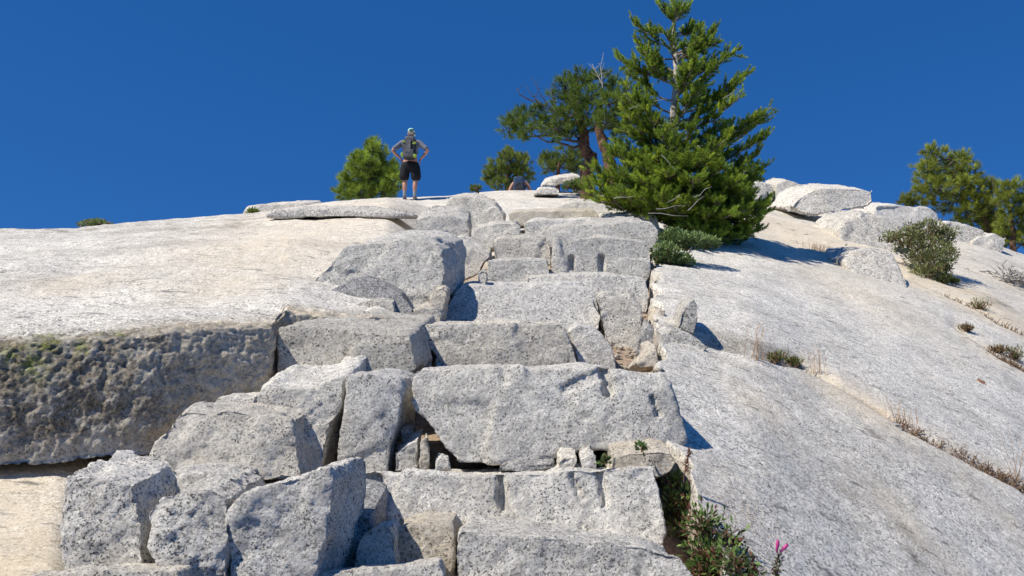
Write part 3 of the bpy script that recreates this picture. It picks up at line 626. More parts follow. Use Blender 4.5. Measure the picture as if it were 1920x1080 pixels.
# ------------------------------------------------------------------ the big young conifer beside the stairs
def big_conifer():
    Y0 = 11.0; base = ground_at(1318, 452); Y0 = base[1]
    root = empty('conifer_tree', tuple(base), 'tallest bushy bright green conifer rising beside the top of the stone stairs', 'tree')
    ctl = [(1318, 455), (1300, 400), (1278, 340), (1268, 290), (1262, 230), (1268, 150), (1266, 90), (1264, 40), (1262, -12)]
    tr = np.array([P(u, v, Y0) for u, v in ctl]); tr[0] = base-np.array([0, 0, .1])
    q = np.linspace(0, len(tr)-1, 40); trf = np.stack([np.interp(q, range(len(tr)), tr[:, i]) for i in range(3)], 1)
    trf[:, 1] += .04*np.sin(q*2.2)
    H0, H1 = base[2], trf[-1, 2]
    m = MB(); m.tube(trf, np.interp(np.linspace(0, 1, 40), [0, .1, .5, .85, 1], [.13, .11, .06, .03, .012]), sides=9, rough=.06)
    m.obj('trunk', plain('conifer_bark', (.50, .46, .41), .9, .35, 14, bump=.02), root)
    def tp(z): return np.array([np.interp(z, trf[:, 2], trf[:, i]) for i in range(3)])
    br = MB(); tg = MB(); tw_b = []; tw_d = []; tw_l = []; tw_t = []
    def branch(p0, p1, r, wid=.40, leaf=.30, dense=1.):
        L = np.linalg.norm(p1-p0); c = curve(p0, p1, -.05*L, 9, .018*L)
        c[:, 2] += .05*L*np.linspace(0, 1, 9)**3
        br.tube(c, r, .006, sides=5)
        n = int(max(5, L*24*dense)); 
        for k in range(n):
            f = leaf+(1-leaf)*(k+random.random())/n; i = f*8; a = int(min(7, i)); p = c[a]+(c[a+1]-c[a])*(i-a)
            ax = unit(c[a+1]-c[a]); side = unit(np.cross(ax, [0, 0, 1])+np.random.normal(0, .35, 3))*random.choice((-1, 1))
            dv = unit(ax*random.uniform(.5, 1.0)+side*random.uniform(.5, 1.)+np.array([0, 0, random.uniform(-.1, .5)]))
            l = wid*L**.4*(1-.55*f)*random.uniform(.5, 1.1)*.75
            e = p+dv*l; tg.tube(np.array([p, (p+e)/2+[0, 0, -.01], e]), .005, .003, sides=3)
            nt = max(1, int(l/.065))
            for j in range(nt):
                pp = p+dv*l*(j+.2)/nt; dd = unit(dv+np.random.normal(0, .42, 3)+np.array([0, 0, .35])); 
                tw_b.append(pp); tw_d.append(dd); tw_l.append(random.uniform(.07, .13)); tw_t.append(f)
            tw_b.append(e-dv*.04); tw_d.append(unit(dv+[0, 0, .45])); tw_l.append(.11); tw_t.append(1.1)
        tw_b.append(c[-2]); tw_d.append(unit(c[-1]-c[-2]+[0, 0, .05])); tw_l.append(.14); tw_t.append(1.2)
    # branches read from the outline: (tip u, tip v, how far down the trunk they start, depth offset)
    tips = [(1188, 48, 45, -.1), (1343, 62, 40, .1), (1236, 8, 30, 0), (1290, 14, 28, 0), (1382, 98, 55, .0), (1160, 112, 50, .1), (1398, 148, 70, -.1), (1208, 100, 60, -.2),
            (1345, 125, 60, -.3), (1195, 85, 55, .1), (1176, 165, 50, -.2), (1180, 140, 50, .3), (1385, 190, 70, -.4), (1436, 218, 70, .0), (1432, 235, 60, .3), (1437, 268, 60, -.1), (1420, 300, 50, .2), (1428, 325, 40, .1),
            (1172, 215, 50, -.3), (1168, 250, 40, -.2), (1190, 190, 50, -.4), (1150, 285, 35, -.3), (1112, 325, 30, -.4), (1104, 350, 20, -.35), (1112, 372, 10, -.5), (1128, 388, 5, -.6), (1150, 300, 20, -.6), (1165, 372, 0, -.9),
            (1355, 320, 25, -.8), (1385, 345, 20, -.7), (1320, 300, 30, -.9), (1400, 365, 10, -.5), (1436, 385, 10, -.1), (1430, 408, -5, 0), (1420, 345, 10, .3), (1250, 330, 20, -1.0), (1210, 350, 10, -1.0), (1300, 345, 10, -1.1), (1240, 378, 0, -1.05),
            (1200, 320, 20, -.8), (1350, 385, -5, -.8), (1412, 430, -20, -.2), (1395, 440, -25, -.3), (1350, 430, -20, -.5), (1290, 390, -5, -.9), (1180, 340, 10, -.7), (1230, 300, 20, -.8), (1270, 310, 20, -1.), (1360, 350, 10, -.6)]
    tips += [(1436, 395, -5, -.3), (1425, 420, -15, -.4), (1405, 445, -28, -.3), (1380, 452, -30, -.4), (1340, 448, -30, -.6), (1310, 440, -28, -.7), (1400, 400, -5, -.6), (1370, 410, -10, -.8), (1330, 410, -10, -.8), (1290, 425, -20, -.6), (1415, 375, 0, .5), (1425, 440, -25, .3), (1395, 455, -30, .1), (1265, 395, -5, -.9), (1160, 345, 5, -.2), (1130, 340, 10, .2), (1150, 385, 0, -.6), (1200, 380, 0, -.9)]
    for (u, v, dn, dy) in tips:
        e = P(u, v, Y0+dy); zz = P(1265, min(452, v+dn), Y0)[2]; p0 = tp(max(H0+.25, min(zz, H1-.1)))
        branch(p0, e, .011+.012*np.linalg.norm(e-p0)/1.5, dense=1.25)
    Rz = [(0, .75), (.08, 1.05), (.2, 1.15), (.3, 1.12), (.45, 1.0), (.6, .8), (.75, .62), (.88, .42), (.96, .25), (1, .08)]
    for k in range(108):
        f = random.random()**2.3*.88+.02; z = H0+.2+(H1-H0-.2)*f
        az = random.uniform(0, 2*math.pi)
        r = np.interp(f, *zip(*Rz))*random.uniform(.45, .93)
        p0 = tp(z-.1*r); e = tp(z)+np.array([math.cos(az)*r+.06*r, math.sin(az)*r, r*random.uniform(.05, .38)])
        if f < .22: e[2] = max(e[2], ground_z(e[0], e[1])+.06)
        branch(p0, e, .010+.01*r, dense=1.)
    br.tube(trf[-4:], .01, .004, sides=4)
    for k in range(26):
        z = H1-random.uniform(0, .45); p = tp(z); az = random.uniform(0, 6.28); tw_b.append(p); tw_d.append(unit(np.array([math.cos(az), math.sin(az), .9]))); tw_l.append(.13); tw_t.append(1.1)
    br.obj('branches', M_barkg, root); tg.obj('twigs', M_bark, root)
    b = np.array(tw_b); d = np.array(tw_d); l = np.array(tw_l); t = np.array(tw_t)
    gz = np.array([ground_z(x, y) for x, y, z in b]); keep = b[:, 2] > gz+.03; b, d, l, t = b[keep], d[keep], l[keep], t[keep]
    # sunlight painted in: yellower and lighter towards the tips, darker inside
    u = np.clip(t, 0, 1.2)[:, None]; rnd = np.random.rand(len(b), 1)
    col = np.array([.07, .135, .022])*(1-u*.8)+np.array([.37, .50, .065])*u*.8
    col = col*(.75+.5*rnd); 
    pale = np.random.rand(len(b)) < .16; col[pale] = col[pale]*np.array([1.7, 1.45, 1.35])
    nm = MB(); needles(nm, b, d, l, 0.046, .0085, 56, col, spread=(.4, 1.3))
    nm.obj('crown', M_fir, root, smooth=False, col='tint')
    # pale bare twigs sticking out
    dw = MB()
    for (u0, v0, u1, v1, dy) in ((1355, 185, 1385, 165, -.5), (1368, 275, 1394, 258, -.7), (1300, 370, 1335, 350, -1.2), (1180, 205, 1200, 198, -.6), (1225, 190, 1250, 185, -.6), (1230, 392, 1285, 386, -1.2), (1290, 395, 1320, 368, -1.2), (1275, 365, 1250, 380, -1.2), (1150, 372, 1190, 368, -1.), (1215, 400, 1290, 405, -1.1), (1240, 290, 1270, 320, -1.1)):
        dw = MB(); c = curve(P(u0, v0, Y0+dy), P(u1, v1, Y0+dy-.05), .0, 4, .008); dw.tube(c, .005, .002, sides=4); dw.obj('dead_twig', M_dead, root)
    return root
big_conifer()
# ------------------------------------------------------------------ pines made of clumps of long needles
def pine(label, Y, base_uv, trunk, clumps, r0=.1, r1=.03, tuft=.17, per=26, dens=1., cols=((.04, .07, .02), (.15, .19, .04)), dead=(), bark=None, name='pine_tree', limbs=True, w=.014, group=None, base=None):
    u, v = base_uv
    if base is None:
        p = P(u, v, Y); base = np.array([p[0], Y, ground_z(p[0], Y)])
    root = empty(name, tuple(base), label, 'tree', group)
    tp = np.array([P(a[0], a[1], Y+(a[2] if len(a) > 2 else 0)) for a in trunk]); tp = np.concatenate([[base-np.array([0, 0, .1])], tp])
    q = np.linspace(0, len(tp)-1, 6*len(tp)); tf = np.stack([np.interp(q, range(len(tp)), tp[:, i]) for i in range(3)], 1)
    tf[2:-1] += fbm(tf[2:-1]*3, 2)[:, None]*.05*np.array([1, .5, 0])
    m = MB(); m.tube(tf, r0*np.linspace(1, 0, len(tf))**.7*(1-r1/r0)+r1, sides=12, rough=.10); m.obj('trunk', bark or M_bark, root)
    br = MB(); B = []; D = []; T = []
    for cl in clumps:
        cu, cv, rp = cl[:3]; dy = cl[3] if len(cl) > 3 else random.uniform(-.5, .5)
        c = P(cu, cv, Y+dy); R = rp/F*Y; fl = cl[4] if len(cl) > 4 else .8
        i = np.argmin(np.linalg.norm(tf-(c-np.array([0, 0, R*.8])), axis=1)); i = max(2, i)
        if limbs:
            br.tube(curve(tf[i], c, -.12*np.linalg.norm(c-tf[i]), 7, .05*R+.02), max(.015, r0*.25), .012, sides=5, rough=.1)
        n = int(dens*85*(R/.45)**2)+8
        dv = unit(np.random.normal(size=(n, 3))); rad = R*np.random.rand(n)**.42
        p = c+dv*rad[:, None]*np.array([1, 1, fl])
        p = p+fbm(p*4, 2)[:, None]*.14*dv
        for k in range(0, n, 4):
            br.tube(np.array([c+(p[k]-c)*.15, c+(p[k]-c)*.6+[0, 0, -.03], p[k]]), .012, .005, sides=3)
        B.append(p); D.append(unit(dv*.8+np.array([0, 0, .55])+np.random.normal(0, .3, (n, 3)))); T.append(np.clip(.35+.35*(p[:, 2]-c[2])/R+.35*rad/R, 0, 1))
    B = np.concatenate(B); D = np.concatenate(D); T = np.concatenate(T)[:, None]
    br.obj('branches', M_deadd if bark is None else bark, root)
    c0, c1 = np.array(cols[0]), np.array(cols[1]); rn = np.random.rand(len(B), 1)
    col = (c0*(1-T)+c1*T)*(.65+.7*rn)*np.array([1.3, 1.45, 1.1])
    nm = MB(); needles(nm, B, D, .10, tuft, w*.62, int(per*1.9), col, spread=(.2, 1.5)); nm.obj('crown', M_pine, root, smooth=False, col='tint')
    if len(dead):
        for path in dead:
            dm = MB()
            pth = np.array([P(a[0], a[1], Y-.3) for a in path]); dm.tube(pth, .014, .005, sides=4)
            for k in range(len(pth)-1):
                for j in range(2):
                    a = pth[k]+(pth[k+1]-pth[k])*random.random(); dm.tube(np.array([a, a+np.array([random.uniform(-.2, .2), 0, random.uniform(.0, .22)])]), .008, .003, sides=3)
            dm.obj('dead_branch', M_dead if path[-1][1] < 130 else M_deadd, root)
    return root
pine('round crowned pine beyond the crest, behind the standing hiker', 25, (690, 400), [(692, 370), (695, 330), (700, 290)],
     [(700, 292, 26), (680, 310, 26), (722, 318, 26), (658, 335, 24), (700, 335, 30), (738, 345, 18), (648, 360, 22), (680, 362, 26), (720, 362, 26), (700, 275, 14), (734, 328, 16), (670, 300, 14)],
     cols=((.08, .11, .025), (.34, .39, .07)), r0=.12, w=.022, dens=1.1)
pine('dark round pine on the skyline left of the crouching hiker', 26, (950, 380), [(950, 350), (950, 310)],
     [(955, 298, 18), (975, 310, 20), (930, 318, 20), (915, 332, 14), (955, 330, 24), (985, 332, 14), (935, 345, 16), (970, 348, 16), (950, 290, 10), (980, 296, 10)],
     cols=((.06, .08, .02), (.26, .28, .07)), r0=.1, w=.022, tuft=.15)
pine('small dark pine showing between the gnarled trunk and the round pine', 22, (1045, 370), [(1045, 330), (1050, 300)],
     [(1035, 298, 16), (1060, 292, 18), (1080, 300, 16), (1028, 315, 12), (1050, 312, 16), (1075, 318, 14), (1020, 302, 8), (1092, 290, 10)],
     cols=((.05, .07, .02), (.22, .25, .06)), r0=.08, w=.02, tuft=.14)
YA = 17.0
pine('gnarled pine with thick furrowed trunk and dark crown reaching left', YA, (1100, 345), [(1100, 320), (1108, 300), (1096, 278), (1094, 250), (1088, 225), (1080, 195), (1085, 160)],
     [(965, 225, 22, -.2, .7), (985, 215, 20, .2, .6), (955, 240, 14, 0, .6), (990, 245, 20, -.3, .7), (1020, 230, 20, 0, .6), (1045, 240, 24, -.4, .7), (1015, 205, 14, .2, .6), (1060, 160, 22, 0, .8), (1085, 150, 20, -.3, .8),
      (1055, 185, 24, .3, .8), (1090, 185, 28, -.4, .8), (1060, 215, 26, -.2, .8), (1100, 215, 24, -.5, .8), (1110, 150, 14, 0, .8), (1075, 245, 20, 0, .6), (1120, 235, 16, 0, .6), (1050, 255, 12, 0, .6), (975, 255, 12, 0, .6)],
     cols=((.045, .07, .02), (.19, .24, .05)), r0=.16, r1=.05, tuft=.13, dens=1.15,
     dead=([(1050, 225), (1030, 200), (1012, 175), (998, 145)], [(1030, 205), (1005, 190), (985, 160)], [(1048, 220), (1040, 190), (1030, 165)], [(1000, 190), (975, 178), (968, 165)]))
pine('forked red barked pine tangled against the big conifer', YA-.6, (1145, 350), [(1144, 330), (1142, 300), (1136, 280), (1125, 255), (1122, 225), (1128, 190)],
     [(1130, 150, 16, 0), (1150, 165, 20, .2), (1165, 185, 20, 0), (1140, 195, 22, -.3), (1160, 215, 22, .2), (1135, 230, 20, -.2), (1175, 205, 16, .4), (1160, 245, 14, .3), (1112, 180, 14, 0), (1175, 235, 14, .3)],
     cols=((.045, .07, .02), (.20, .25, .05)), r0=.15, r1=.05, tuft=.13, dens=1.15,
     dead=([(1130, 165), (1128, 140), (1126, 125), (1130, 110)], [(1130, 160), (1118, 135), (1110, 120)], [(1145, 300), (1155, 280), (1158, 250)]))
pine('yellow green pine standing alone on the right skyline', 21, (1850, 455), [(1850, 430), (1840, 390), (1820, 350), (1790, 300)],
     [(1745, 285, 14, 0), (1765, 300, 20, .2), (1738, 315, 20, -.2), (1780, 325, 26, .1), (1740, 340, 24, .3), (1760, 355, 26, -.3), (1800, 300, 20, .3), (1815, 325, 22, 0), (1800, 350, 26, -.2), (1838, 350, 20, .1), (1830, 375, 24, -.2), (1790, 378, 24, .1), (1750, 378, 18, .2), (1848, 395, 18, 0), (1815, 400, 20, -.2), (1850, 415, 16, .1), (1730, 360, 12, .1), (1835, 420, 14, .2), (1858, 440, 16, .1), (1880, 440, 14, -.1), (1840, 438, 12, .1), (1800, 412, 12, 0), (1872, 425, 14, .1), (1868, 372, 16, .2), (1866, 398, 16, .1), (1858, 350, 12, .1)],
     cols=((.08, .09, .02), (.36, .36, .07)), r0=.1, w=.018, tuft=.15, dens=.95, dead=([(1868, 430), (1866, 390), (1862, 350), (1860, 335)],))
pine('sparse pine cut by the right edge behind the dead brush', 20, (1900, 475), [(1900, 450), (1896, 410), (1890, 370)],
     [(1885, 355, 14, 0), (1905, 350, 14, .2), (1880, 375, 16, -.1), (1905, 378, 18, .1), (1890, 400, 16, .2), (1915, 405, 16, 0), (1925, 380, 18, .2), (1880, 420, 12, 0), (1910, 432, 14, .1), (1940, 400, 18, 0), (1935, 430, 16, .1), (1895, 450, 14, .1), (1915, 455, 14, 0), (1885, 440, 12, 0)],
     cols=((.08, .09, .02), (.34, .35, .07)), r0=.08, w=.018, tuft=.14)
pine('low pine top just showing over the right boulders', 21, (1706, 400), [(1706, 385)], [(1700, 374, 9, 0), (1712, 376, 8, 0), (1695, 380, 7, 0), (1718, 381, 7, 0)], cols=((.07, .08, .02), (.22, .22, .05)), r0=.04, r1=.02, w=.018, tuft=.13)
# ------------------------------------------------------------------ leafy shrubs, herbs and grass
M_leaf = plain('leaves', (1, 1, 1), .5, .15, 6, attr='tint', trans=.3)
M_stem = plain('stems', (.16, .10, .06), .9, .3, 20)
M_dry = plain('dry_grass', (.42, .27, .15), .9, .35, 15)
M_flower = plain('pink_petals', (.75, .10, .36), .6, .2, 30, trans=.2)
def leaves(mb, p, d, L, W, col):
    n = len(p); d = unit(d); s = unit(np.cross(d, np.random.normal(size=(n, 3)))); L = np.broadcast_to(L, n)[:, None]; W = np.broadcast_to(W, n)[:, None]
    a = p; b = p+d*L*.5+s*W*.5; c = p+d*L; e = p+d*L*.5-s*W*.5
    mb.tris(np.stack([a, b, c], 1), col); mb.tris(np.stack([a, c, e], 1), col)
def shrub(name, label, blobs, Y, n, L, W, cols, stem=True, cat='shrub', twigs=30, group=None, up=.5, base=None, red=0., col3=(.16, .05, .03), gp=False):
    c0 = np.array([P(b[0], b[1], float(ground_at(b[0], b[1]+b[3]*.7)[1])-.04 if gp else Y+(b[4] if len(b) > 4 else 0)) for b in blobs])
    if base is None: base = c0.mean(0); base[2] = ground_z(base[0], base[1])
    root = empty(name, tuple(base), label, cat, group)
    mb = MB(); sm = MB(); tot = sum(b[2]*b[3] for b in blobs)
    for b, c in zip(blobs, c0):
        k = int(n*b[2]*b[3]/tot)+3; rx = b[2]/F*Y; rz = b[3]/F*Y
        dv = unit(np.random.normal(size=(k, 3))); r = np.random.rand(k)**.45
        p = c+dv*r[:, None]*np.array([rx, min(rx, .35), rz]); p += fbm(p*9/max(.3, Y/8), 2)[:, None]*dv*.9*min(rx, rz)
        T = np.clip(.5+.5*(p[:, 2]-c[2])/rz, 0, 1)[:, None]
        col = (np.array(cols[0])*(1-T)+np.array(cols[1])*T)*np.random.uniform(.55, 1.4, (k, 1))
        if red:
            m_ = np.random.rand(k) < red; col[m_] = np.array(col3)*np.random.uniform(.6, 1.6, (m_.sum(), 1))
        leaves(mb, p, dv*.7+np.array([0, 0, up])+np.random.normal(0, .4, (k, 3)), L*np.random.uniform(.7, 1.3, k), W, col)
        if stem:
            for j in range(int(twigs*b[2]*b[3]/tot)+2):
                e = p[random.randrange(k)]; s0 = np.array([c[0]+(e[0]-c[0])*.3, c[1]+(e[1]-c[1])*.3, max(c[2]-rz, min(base[2], c[2]-rz*.6))])
                sm.tube(curve(s0, e, .02, 4, .01), max(.003, .0012*Y), .002, sides=3)
    mb.obj('foliage', M_leaf, root, smooth=False, col='tint')
    if stem and sm.n: sm.obj('stems', M_stem, root)
    return root
g1 = ground_at(1262, 500); Yg = float(g1[1])
shrub('leafy_shrub', 'leafy green shrub filling the gap between the stairs and the conifer', [(1262, 446, 28, 18, .2), (1290, 452, 34, 16, .1), (1325, 456, 26, 12, .3), (1252, 475, 24, 20, 0), (1280, 490, 22, 12, 0), (1240, 490, 10, 14, 0)], Yg+.1, 4800, .04, .020, ((.06, .10, .03), (.38, .50, .18)), base=g1)
g1 = ground_at(1250, 445, lo=9.)
shrub('leafy_shrub', 'shaded leafy shrub behind the right end of the stair top under the conifer', [(1262, 405, 22, 26, .2), (1290, 420, 30, 24, .3), (1240, 392, 16, 10, 0)], float(g1[1]), 2200, .05, .025, ((.02, .04, .012), (.10, .15, .05)), base=g1)
g1 = ground_at(1735, 520)
shrub('leafy_shrub', 'wide grey green shrub growing under the boulders on the right', [(1735, 432, 48, 20, .6), (1700, 445, 34, 18, .5), (1770, 442, 28, 22, .6), (1730, 465, 50, 24, .4), (1745, 488, 44, 24, .2), (1738, 512, 34, 18, .05), (1715, 520, 20, 10, 0), (1668, 446, 18, 9, .4), (1778, 474, 18, 16, .4), (1765, 505, 22, 14, .1)], float(g1[1])+.1, 8500, .048, .020, ((.06, .08, .03), (.36, .40, .15)), base=g1, twigs=140, red=.12, col3=(.26, .17, .11))
g1 = ground_at(1772, 530)
shrub('low_shrub', 'small low shrub tuft right below the wide grey green shrub', [(1772, 524, 16, 7, 0), (1790, 528, 8, 5, 0)], float(g1[1]), 420, .05, .022, ((.04, .06, .015), (.18, .22, .07)), base=g1)
g1 = ground_at(1078, 357)
shrub('low_shrub', 'small light green bush against the capstone by the gnarled pine', [(1065, 350, 10, 6, 0), (1080, 348, 12, 9, 0), (1096, 353, 10, 5, 0)], 16.1, 500, .07, .035, ((.06, .09, .02), (.24, .32, .07)), base=g1)
shrub('cushion_plant', 'small cushion of pink flowers on the left skyline', [(180, 424, 32, 7, 0), (185, 419, 18, 5, 0)], 15.0, 900, .06, .03, ((.10, .14, .04), (.34, .42, .14)), red=.12, col3=(.42, .24, .33), cat='plant')
shrub('cushion_plant', 'tiny green tuft on the tan rock slab of the left skyline', [(476, 399, 11, 6, 0)], 14.6, 220, .06, .03, ((.08, .12, .02), (.30, .38, .06)), cat='plant')
shrub('cushion_plant', 'tiny green tuft in front of the dark round pine', [(892, 354, 9, 4, 0)], 17.8, 160, .08, .03, ((.06, .09, .02), (.22, .28, .06)), cat='plant')
# the reddish herb growing along the right side of the lowest steps
g1 = ground_at(1300, 985)
shrub('leafy_herb', 'green herb with reddish stems spilling along the right side of the lowest steps', [(1265, 905, 24, 22, .35), (1290, 945, 30, 30, .2), (1262, 950, 18, 40, .15), (1320, 985, 34, 30, .1), (1290, 1000, 30, 30, 0), (1330, 1035, 40, 26, -.15), (1345, 1070, 48, 20, -.3), (1375, 1010, 20, 14, -.1), (1375, 1055, 36, 20, 0), (1400, 1078, 26, 12, 0), (1325, 1060, 36, 24, 0)], float(g1[1])+.05, 2600, .028, .010, ((.045, .09, .02), (.24, .36, .09)), base=g1, gp=True, twigs=150, red=.24, col3=(.17, .07, .045), cat='plant', up=.3)
shrub('leafy_herb', 'small green herb sprouting below the right end of the largest riser', [(1203, 840, 9, 7, 0), (1134, 864, 8, 8, 0)], 3.45, 90, .025, .011, ((.05, .10, .03), (.17, .30, .08)), cat='plant', twigs=8, base=P(1180, 870, 3.45))
def spikes(name, label, u, v, hpx, n, spread, mat, lean=0., cat='grass', w=.004, fuzz=0, Yo=None):
    g = ground_at(u, v) if Yo is None else P(u, v, Yo); Y = g[1]; H = hpx/F*Y
    mb = MB()
    for k in range(n):
        b = g+np.array([random.gauss(0, spread), random.gauss(0, spread*.5), 0]); b[2] = (ground_z(b[0], b[1]) if Yo is None else b[2])-.01
        h = H*random.uniform(.45, 1.05); e = b+np.array([random.gauss(lean, .16)*h, random.gauss(0, .1)*h, h])
        c = curve(b, e, 0, 5, .01*h); mb.tube(c, w*.6*Y/6, w*.2*Y/6, sides=3)
        for j in range(fuzz):
            q = c[3]+(c[4]-c[3])*random.random(); mb.tube(np.array([q, q+np.random.normal(0, .02, 3)+[0, 0, .02]]), w*.5, w*.3, sides=3)
    return tag(mb.obj(name, mat, None, tuple(g)), label, cat)
M_gg = plain('green_grass', (.13, .18, .04), .8, .3, 15)
spikes('grass_tuft', 'tall brown dry grass tuft in the hollow right of the pointed stone', 1418, 680, 72, 15, .035, M_dry, .1, fuzz=1)
spikes('grass_tuft', 'thin dry grass tuft standing between the two seams of the right slab', 1536, 703, 62, 11, .03, M_dry, 0., fuzz=1)
spikes('grass_tuft', 'sparse dry grass tuft behind the dark round pebble', 1698, 802, 56, 20, .06, M_dry, .0)
spikes('grass_tuft', 'thin grass stalks at the right edge of the photo', 1912, 905, 105, 9, .05, M_dry, .1)
spikes('grass_tuft', 'pale grass tuft on the slab below the long boulder', 1535, 468, 16, 40, .13, M_dry, .1)
for i, (u, v, lb) in enumerate(((1450, 680, 'low green plant at the foot of the tall dry grass'), (1486, 688, 'small green plant at the end of the right slab lip'), (1835, 582, 'round green grassy clump in the upper right seam'), (1903, 676, 'bright green clump in the seam near the right edge'), (1812, 622, 'small yellowish clump at the start of the lower right seam'), (1870, 662, 'small mixed clump midway along the lower right seam'))):
    g = ground_at(u, v); hh = (9, 9, 13, 13, 8, 7)[i]; ww = (22, 13, 18, 16, 12, 18)[i]
    shrub('seam_plant', lb, [(u, v-hh*.6, ww, hh, 0)], float(g[1])+.02, 230, .05, .010, ((.05, .08, .02), (.22, .28, .07)) if i in (0, 1, 2, 3) else ((.10, .08, .04), (.30, .26, .10)), base=g, cat='plant', twigs=30, up=.9, red=.3, col3=(.28, .16, .09))
# low reddish litter growing in the long seam (nobody could count it)
mb = MB()
for k in range(520):
    s_, y_ = _seams[0]; f = random.uniform(.62, 1.0)**.9 if k < 400 else random.uniform(.3, .45); s = s_[0]+(s_[-1]-s_[0])*f; y = float(np.interp(s, s_, y_))+random.gauss(.02, .03)
    b = np.array([s*y, y, ground_z(s*y, y)]); mb.tube(curve(b, b+np.array([random.gauss(0, .03), random.gauss(0, .02), random.uniform(.01, .05)]), 0, 3, .004), .0035, .0015, sides=3)
for k in range(420):
    s_, y_ = _seams[random.choice((1, 2))]; f = random.uniform(.45, 1); s = s_[0]+(s_[-1]-s_[0])*f; y = float(np.interp(s, s_, y_))+random.gauss(.02, .05)
    b = np.array([s*y, y, ground_z(s*y, y)]); mb.tube(curve(b, b+np.array([random.gauss(0, .05), random.gauss(0, .03), random.uniform(.02, .09)]), 0, 3, .006), .006, .002, sides=3)
tag(mb.obj('seam_litter', plain('reddish_litter', (.20, .13, .08), .9, .5, 30)), 'reddish brown litter and dry stalks lying in the slab seams', 'ground cover', None, 'stuff')
# gravel beside the herb
mb = MB(); g0 = ground_at(1385, 1000)
for k in range(1500):
    u = random.gauss(1385, 45); v = random.uniform(930, 1085); g = ground_at(u, v, 2.2, 3.8)
    r = random.uniform(.002, .006); q = unit(np.random.normal(size=(4, 3)))*r; q[:, 2] *= .6
    V = g+q; mb.add(V, [[0, 1, 2], [0, 3, 1], [0, 2, 3], [1, 3, 2]])
tag(mb.obj('gravel', plain('gravel_grit', (.34, .27, .21), .9, .7, 60), smooth=False), 'coarse tan grit scattered beside the herb at the bottom right', 'gravel', None, 'stuff')
# flowering stem and dry sprig
def flower():
    g = ground_at(1455, 1085, 2.2); Y = float(g[1]); root = empty('wildflower', tuple(g), 'single wildflower with two magenta blooms at the bottom right', 'flower')
    st_ = MB(); st_.tube(curve(g, P(1462, 1028, Y), 0, 6, .003), .003, .0015, sides=5); st_.tube(curve(P(1460, 1050, Y), P(1458, 1028, Y), 0, 4, .002), .002, .001, sides=5); st_.obj('stem', plain('flower_stem', (.12, .14, .05), .8), root)
    for (u, v, tu, tv_) in ((1456, 1035, 1459, 1015), (1462, 1036, 1476, 1022)):
        a = P(u, v, Y-.01); b = P(tu, tv_, Y-.02); ax = unit(b-a); m = MB(); m.tube(np.array([a, a+(b-a)*.3, a+(b-a)*.7, b]), np.array([.002, .005, .007, .006]), sides=7)
        for k in range(5):
            s = unit(np.cross(ax, [math.cos(k*1.257), .3, math.sin(k*1.257)])); n_ = np.cross(ax, s)
            m.tris(np.array([[b-n_*.004, b+n_*.004, b+s*.012+ax*.006]]), np.ones((1, 3)))
        m.obj('bloom', M_flower, root, smooth=False)
    lf = MB(); n = 130; t = np.random.rand(n); p = g+(P(1460, 1040, Y)-g)*t[:, None]+np.random.normal(0, .006, (n, 3)); leaves(lf, p, np.random.normal(size=(n, 3))+[0, 0, .5], .018, .006, np.random.uniform(.6, 1.4, (n, 1))*np.where(np.random.rand(n, 1) < .35, np.array([[.2, .08, .05]]), np.array([[.09, .13, .04]])))
    lf.obj('leaves', M_leaf, root, smooth=False, col='tint')
flower()
def sprig():
    g = P(1282, 905, 3.3); Y = 3.3; m = MB(); c = curve(g, P(1293, 842, Y), 0, 7, .003); m.tube(c, .0025, .0015, sides=5)
    for k in range(70):
        f = random.uniform(.35, 1); p = c[0]+(c[-1]-c[0])*f; q = p+np.random.normal(0, .007, 3); m.tube(np.array([p, q]), .003, .0015, sides=3)
    tag(m.obj('seed_stalk', plain('seed_heads', (.20, .10, .07), .9, .4, 40), None, tuple(g)), 'reddish dry seed stalk standing in the shadow of the largest riser', 'plant')
sprig()
# dead brush at the far right
def brush(label, pts, Y, n, hx, hz):
    g = P(pts[0], pts[1], Y); g[2] = ground_z(g[0], g[1]); m = MB()
    for k in range(n):
        a = g+np.array([random.gauss(0, hx*.4), random.gauss(0, .2), random.uniform(0, .1)]); e = a+np.array([random.gauss(0, hx), random.gauss(0, .3), abs(random.gauss(0, hz))])
        c = curve(a, e, random.uniform(-.05, .12), 6, .04); m.tube(c, random.uniform(.008, .022), .004, sides=4)
    tag(m.obj('dead_brush', M_dead, None, tuple(g)), label, 'dead shrub')
brush('tangle of bare grey dead branches on the slab at the far right', (1895, 478), 14.2, 60, .42, .14)
# ------------------------------------------------------------------ people
def skin(name, joints, edges, mat, parent, root=0, sub=2, loc=(0, 0, 0)):
    me = bpy.data.meshes.new(name); me.from_pydata([j[:3] for j in joints], edges, []); me.update()
    o = bpy.data.objects.new(name, me); C.objects.link(o)
    m = o.modifiers.new('sk', 'SKIN'); m.use_smooth_shade = True
    sv = me.skin_vertices[0].data
    for i, j in enumerate(joints):
        sv[i].radius = (j[3], j[4] if len(j) > 4 else j[3]); sv[i].use_root = i == root
    m = o.modifiers.new('ss', 'SUBSURF'); m.levels = m.render_levels = sub
    ev = o.evaluated_get(bpy.context.evaluated_depsgraph_get()); nm = bpy.data.meshes.new_from_object(ev)
    o.modifiers.clear(); o.data = nm; nm.name = name; bpy.data.meshes.remove(me)
    nm.materials.clear(); nm.materials.append(mat)
    if parent: o.parent = parent
    o.location = loc
    return o
M_skin = plain('skin', (.50, .27, .19), .55, .08, 10); M_shirt = plain('heather_grey_shirt', (.17, .19, .24), .85, .15, 40); M_short = plain('black_shorts', (.012, .013, .017), .8, .3, 20)
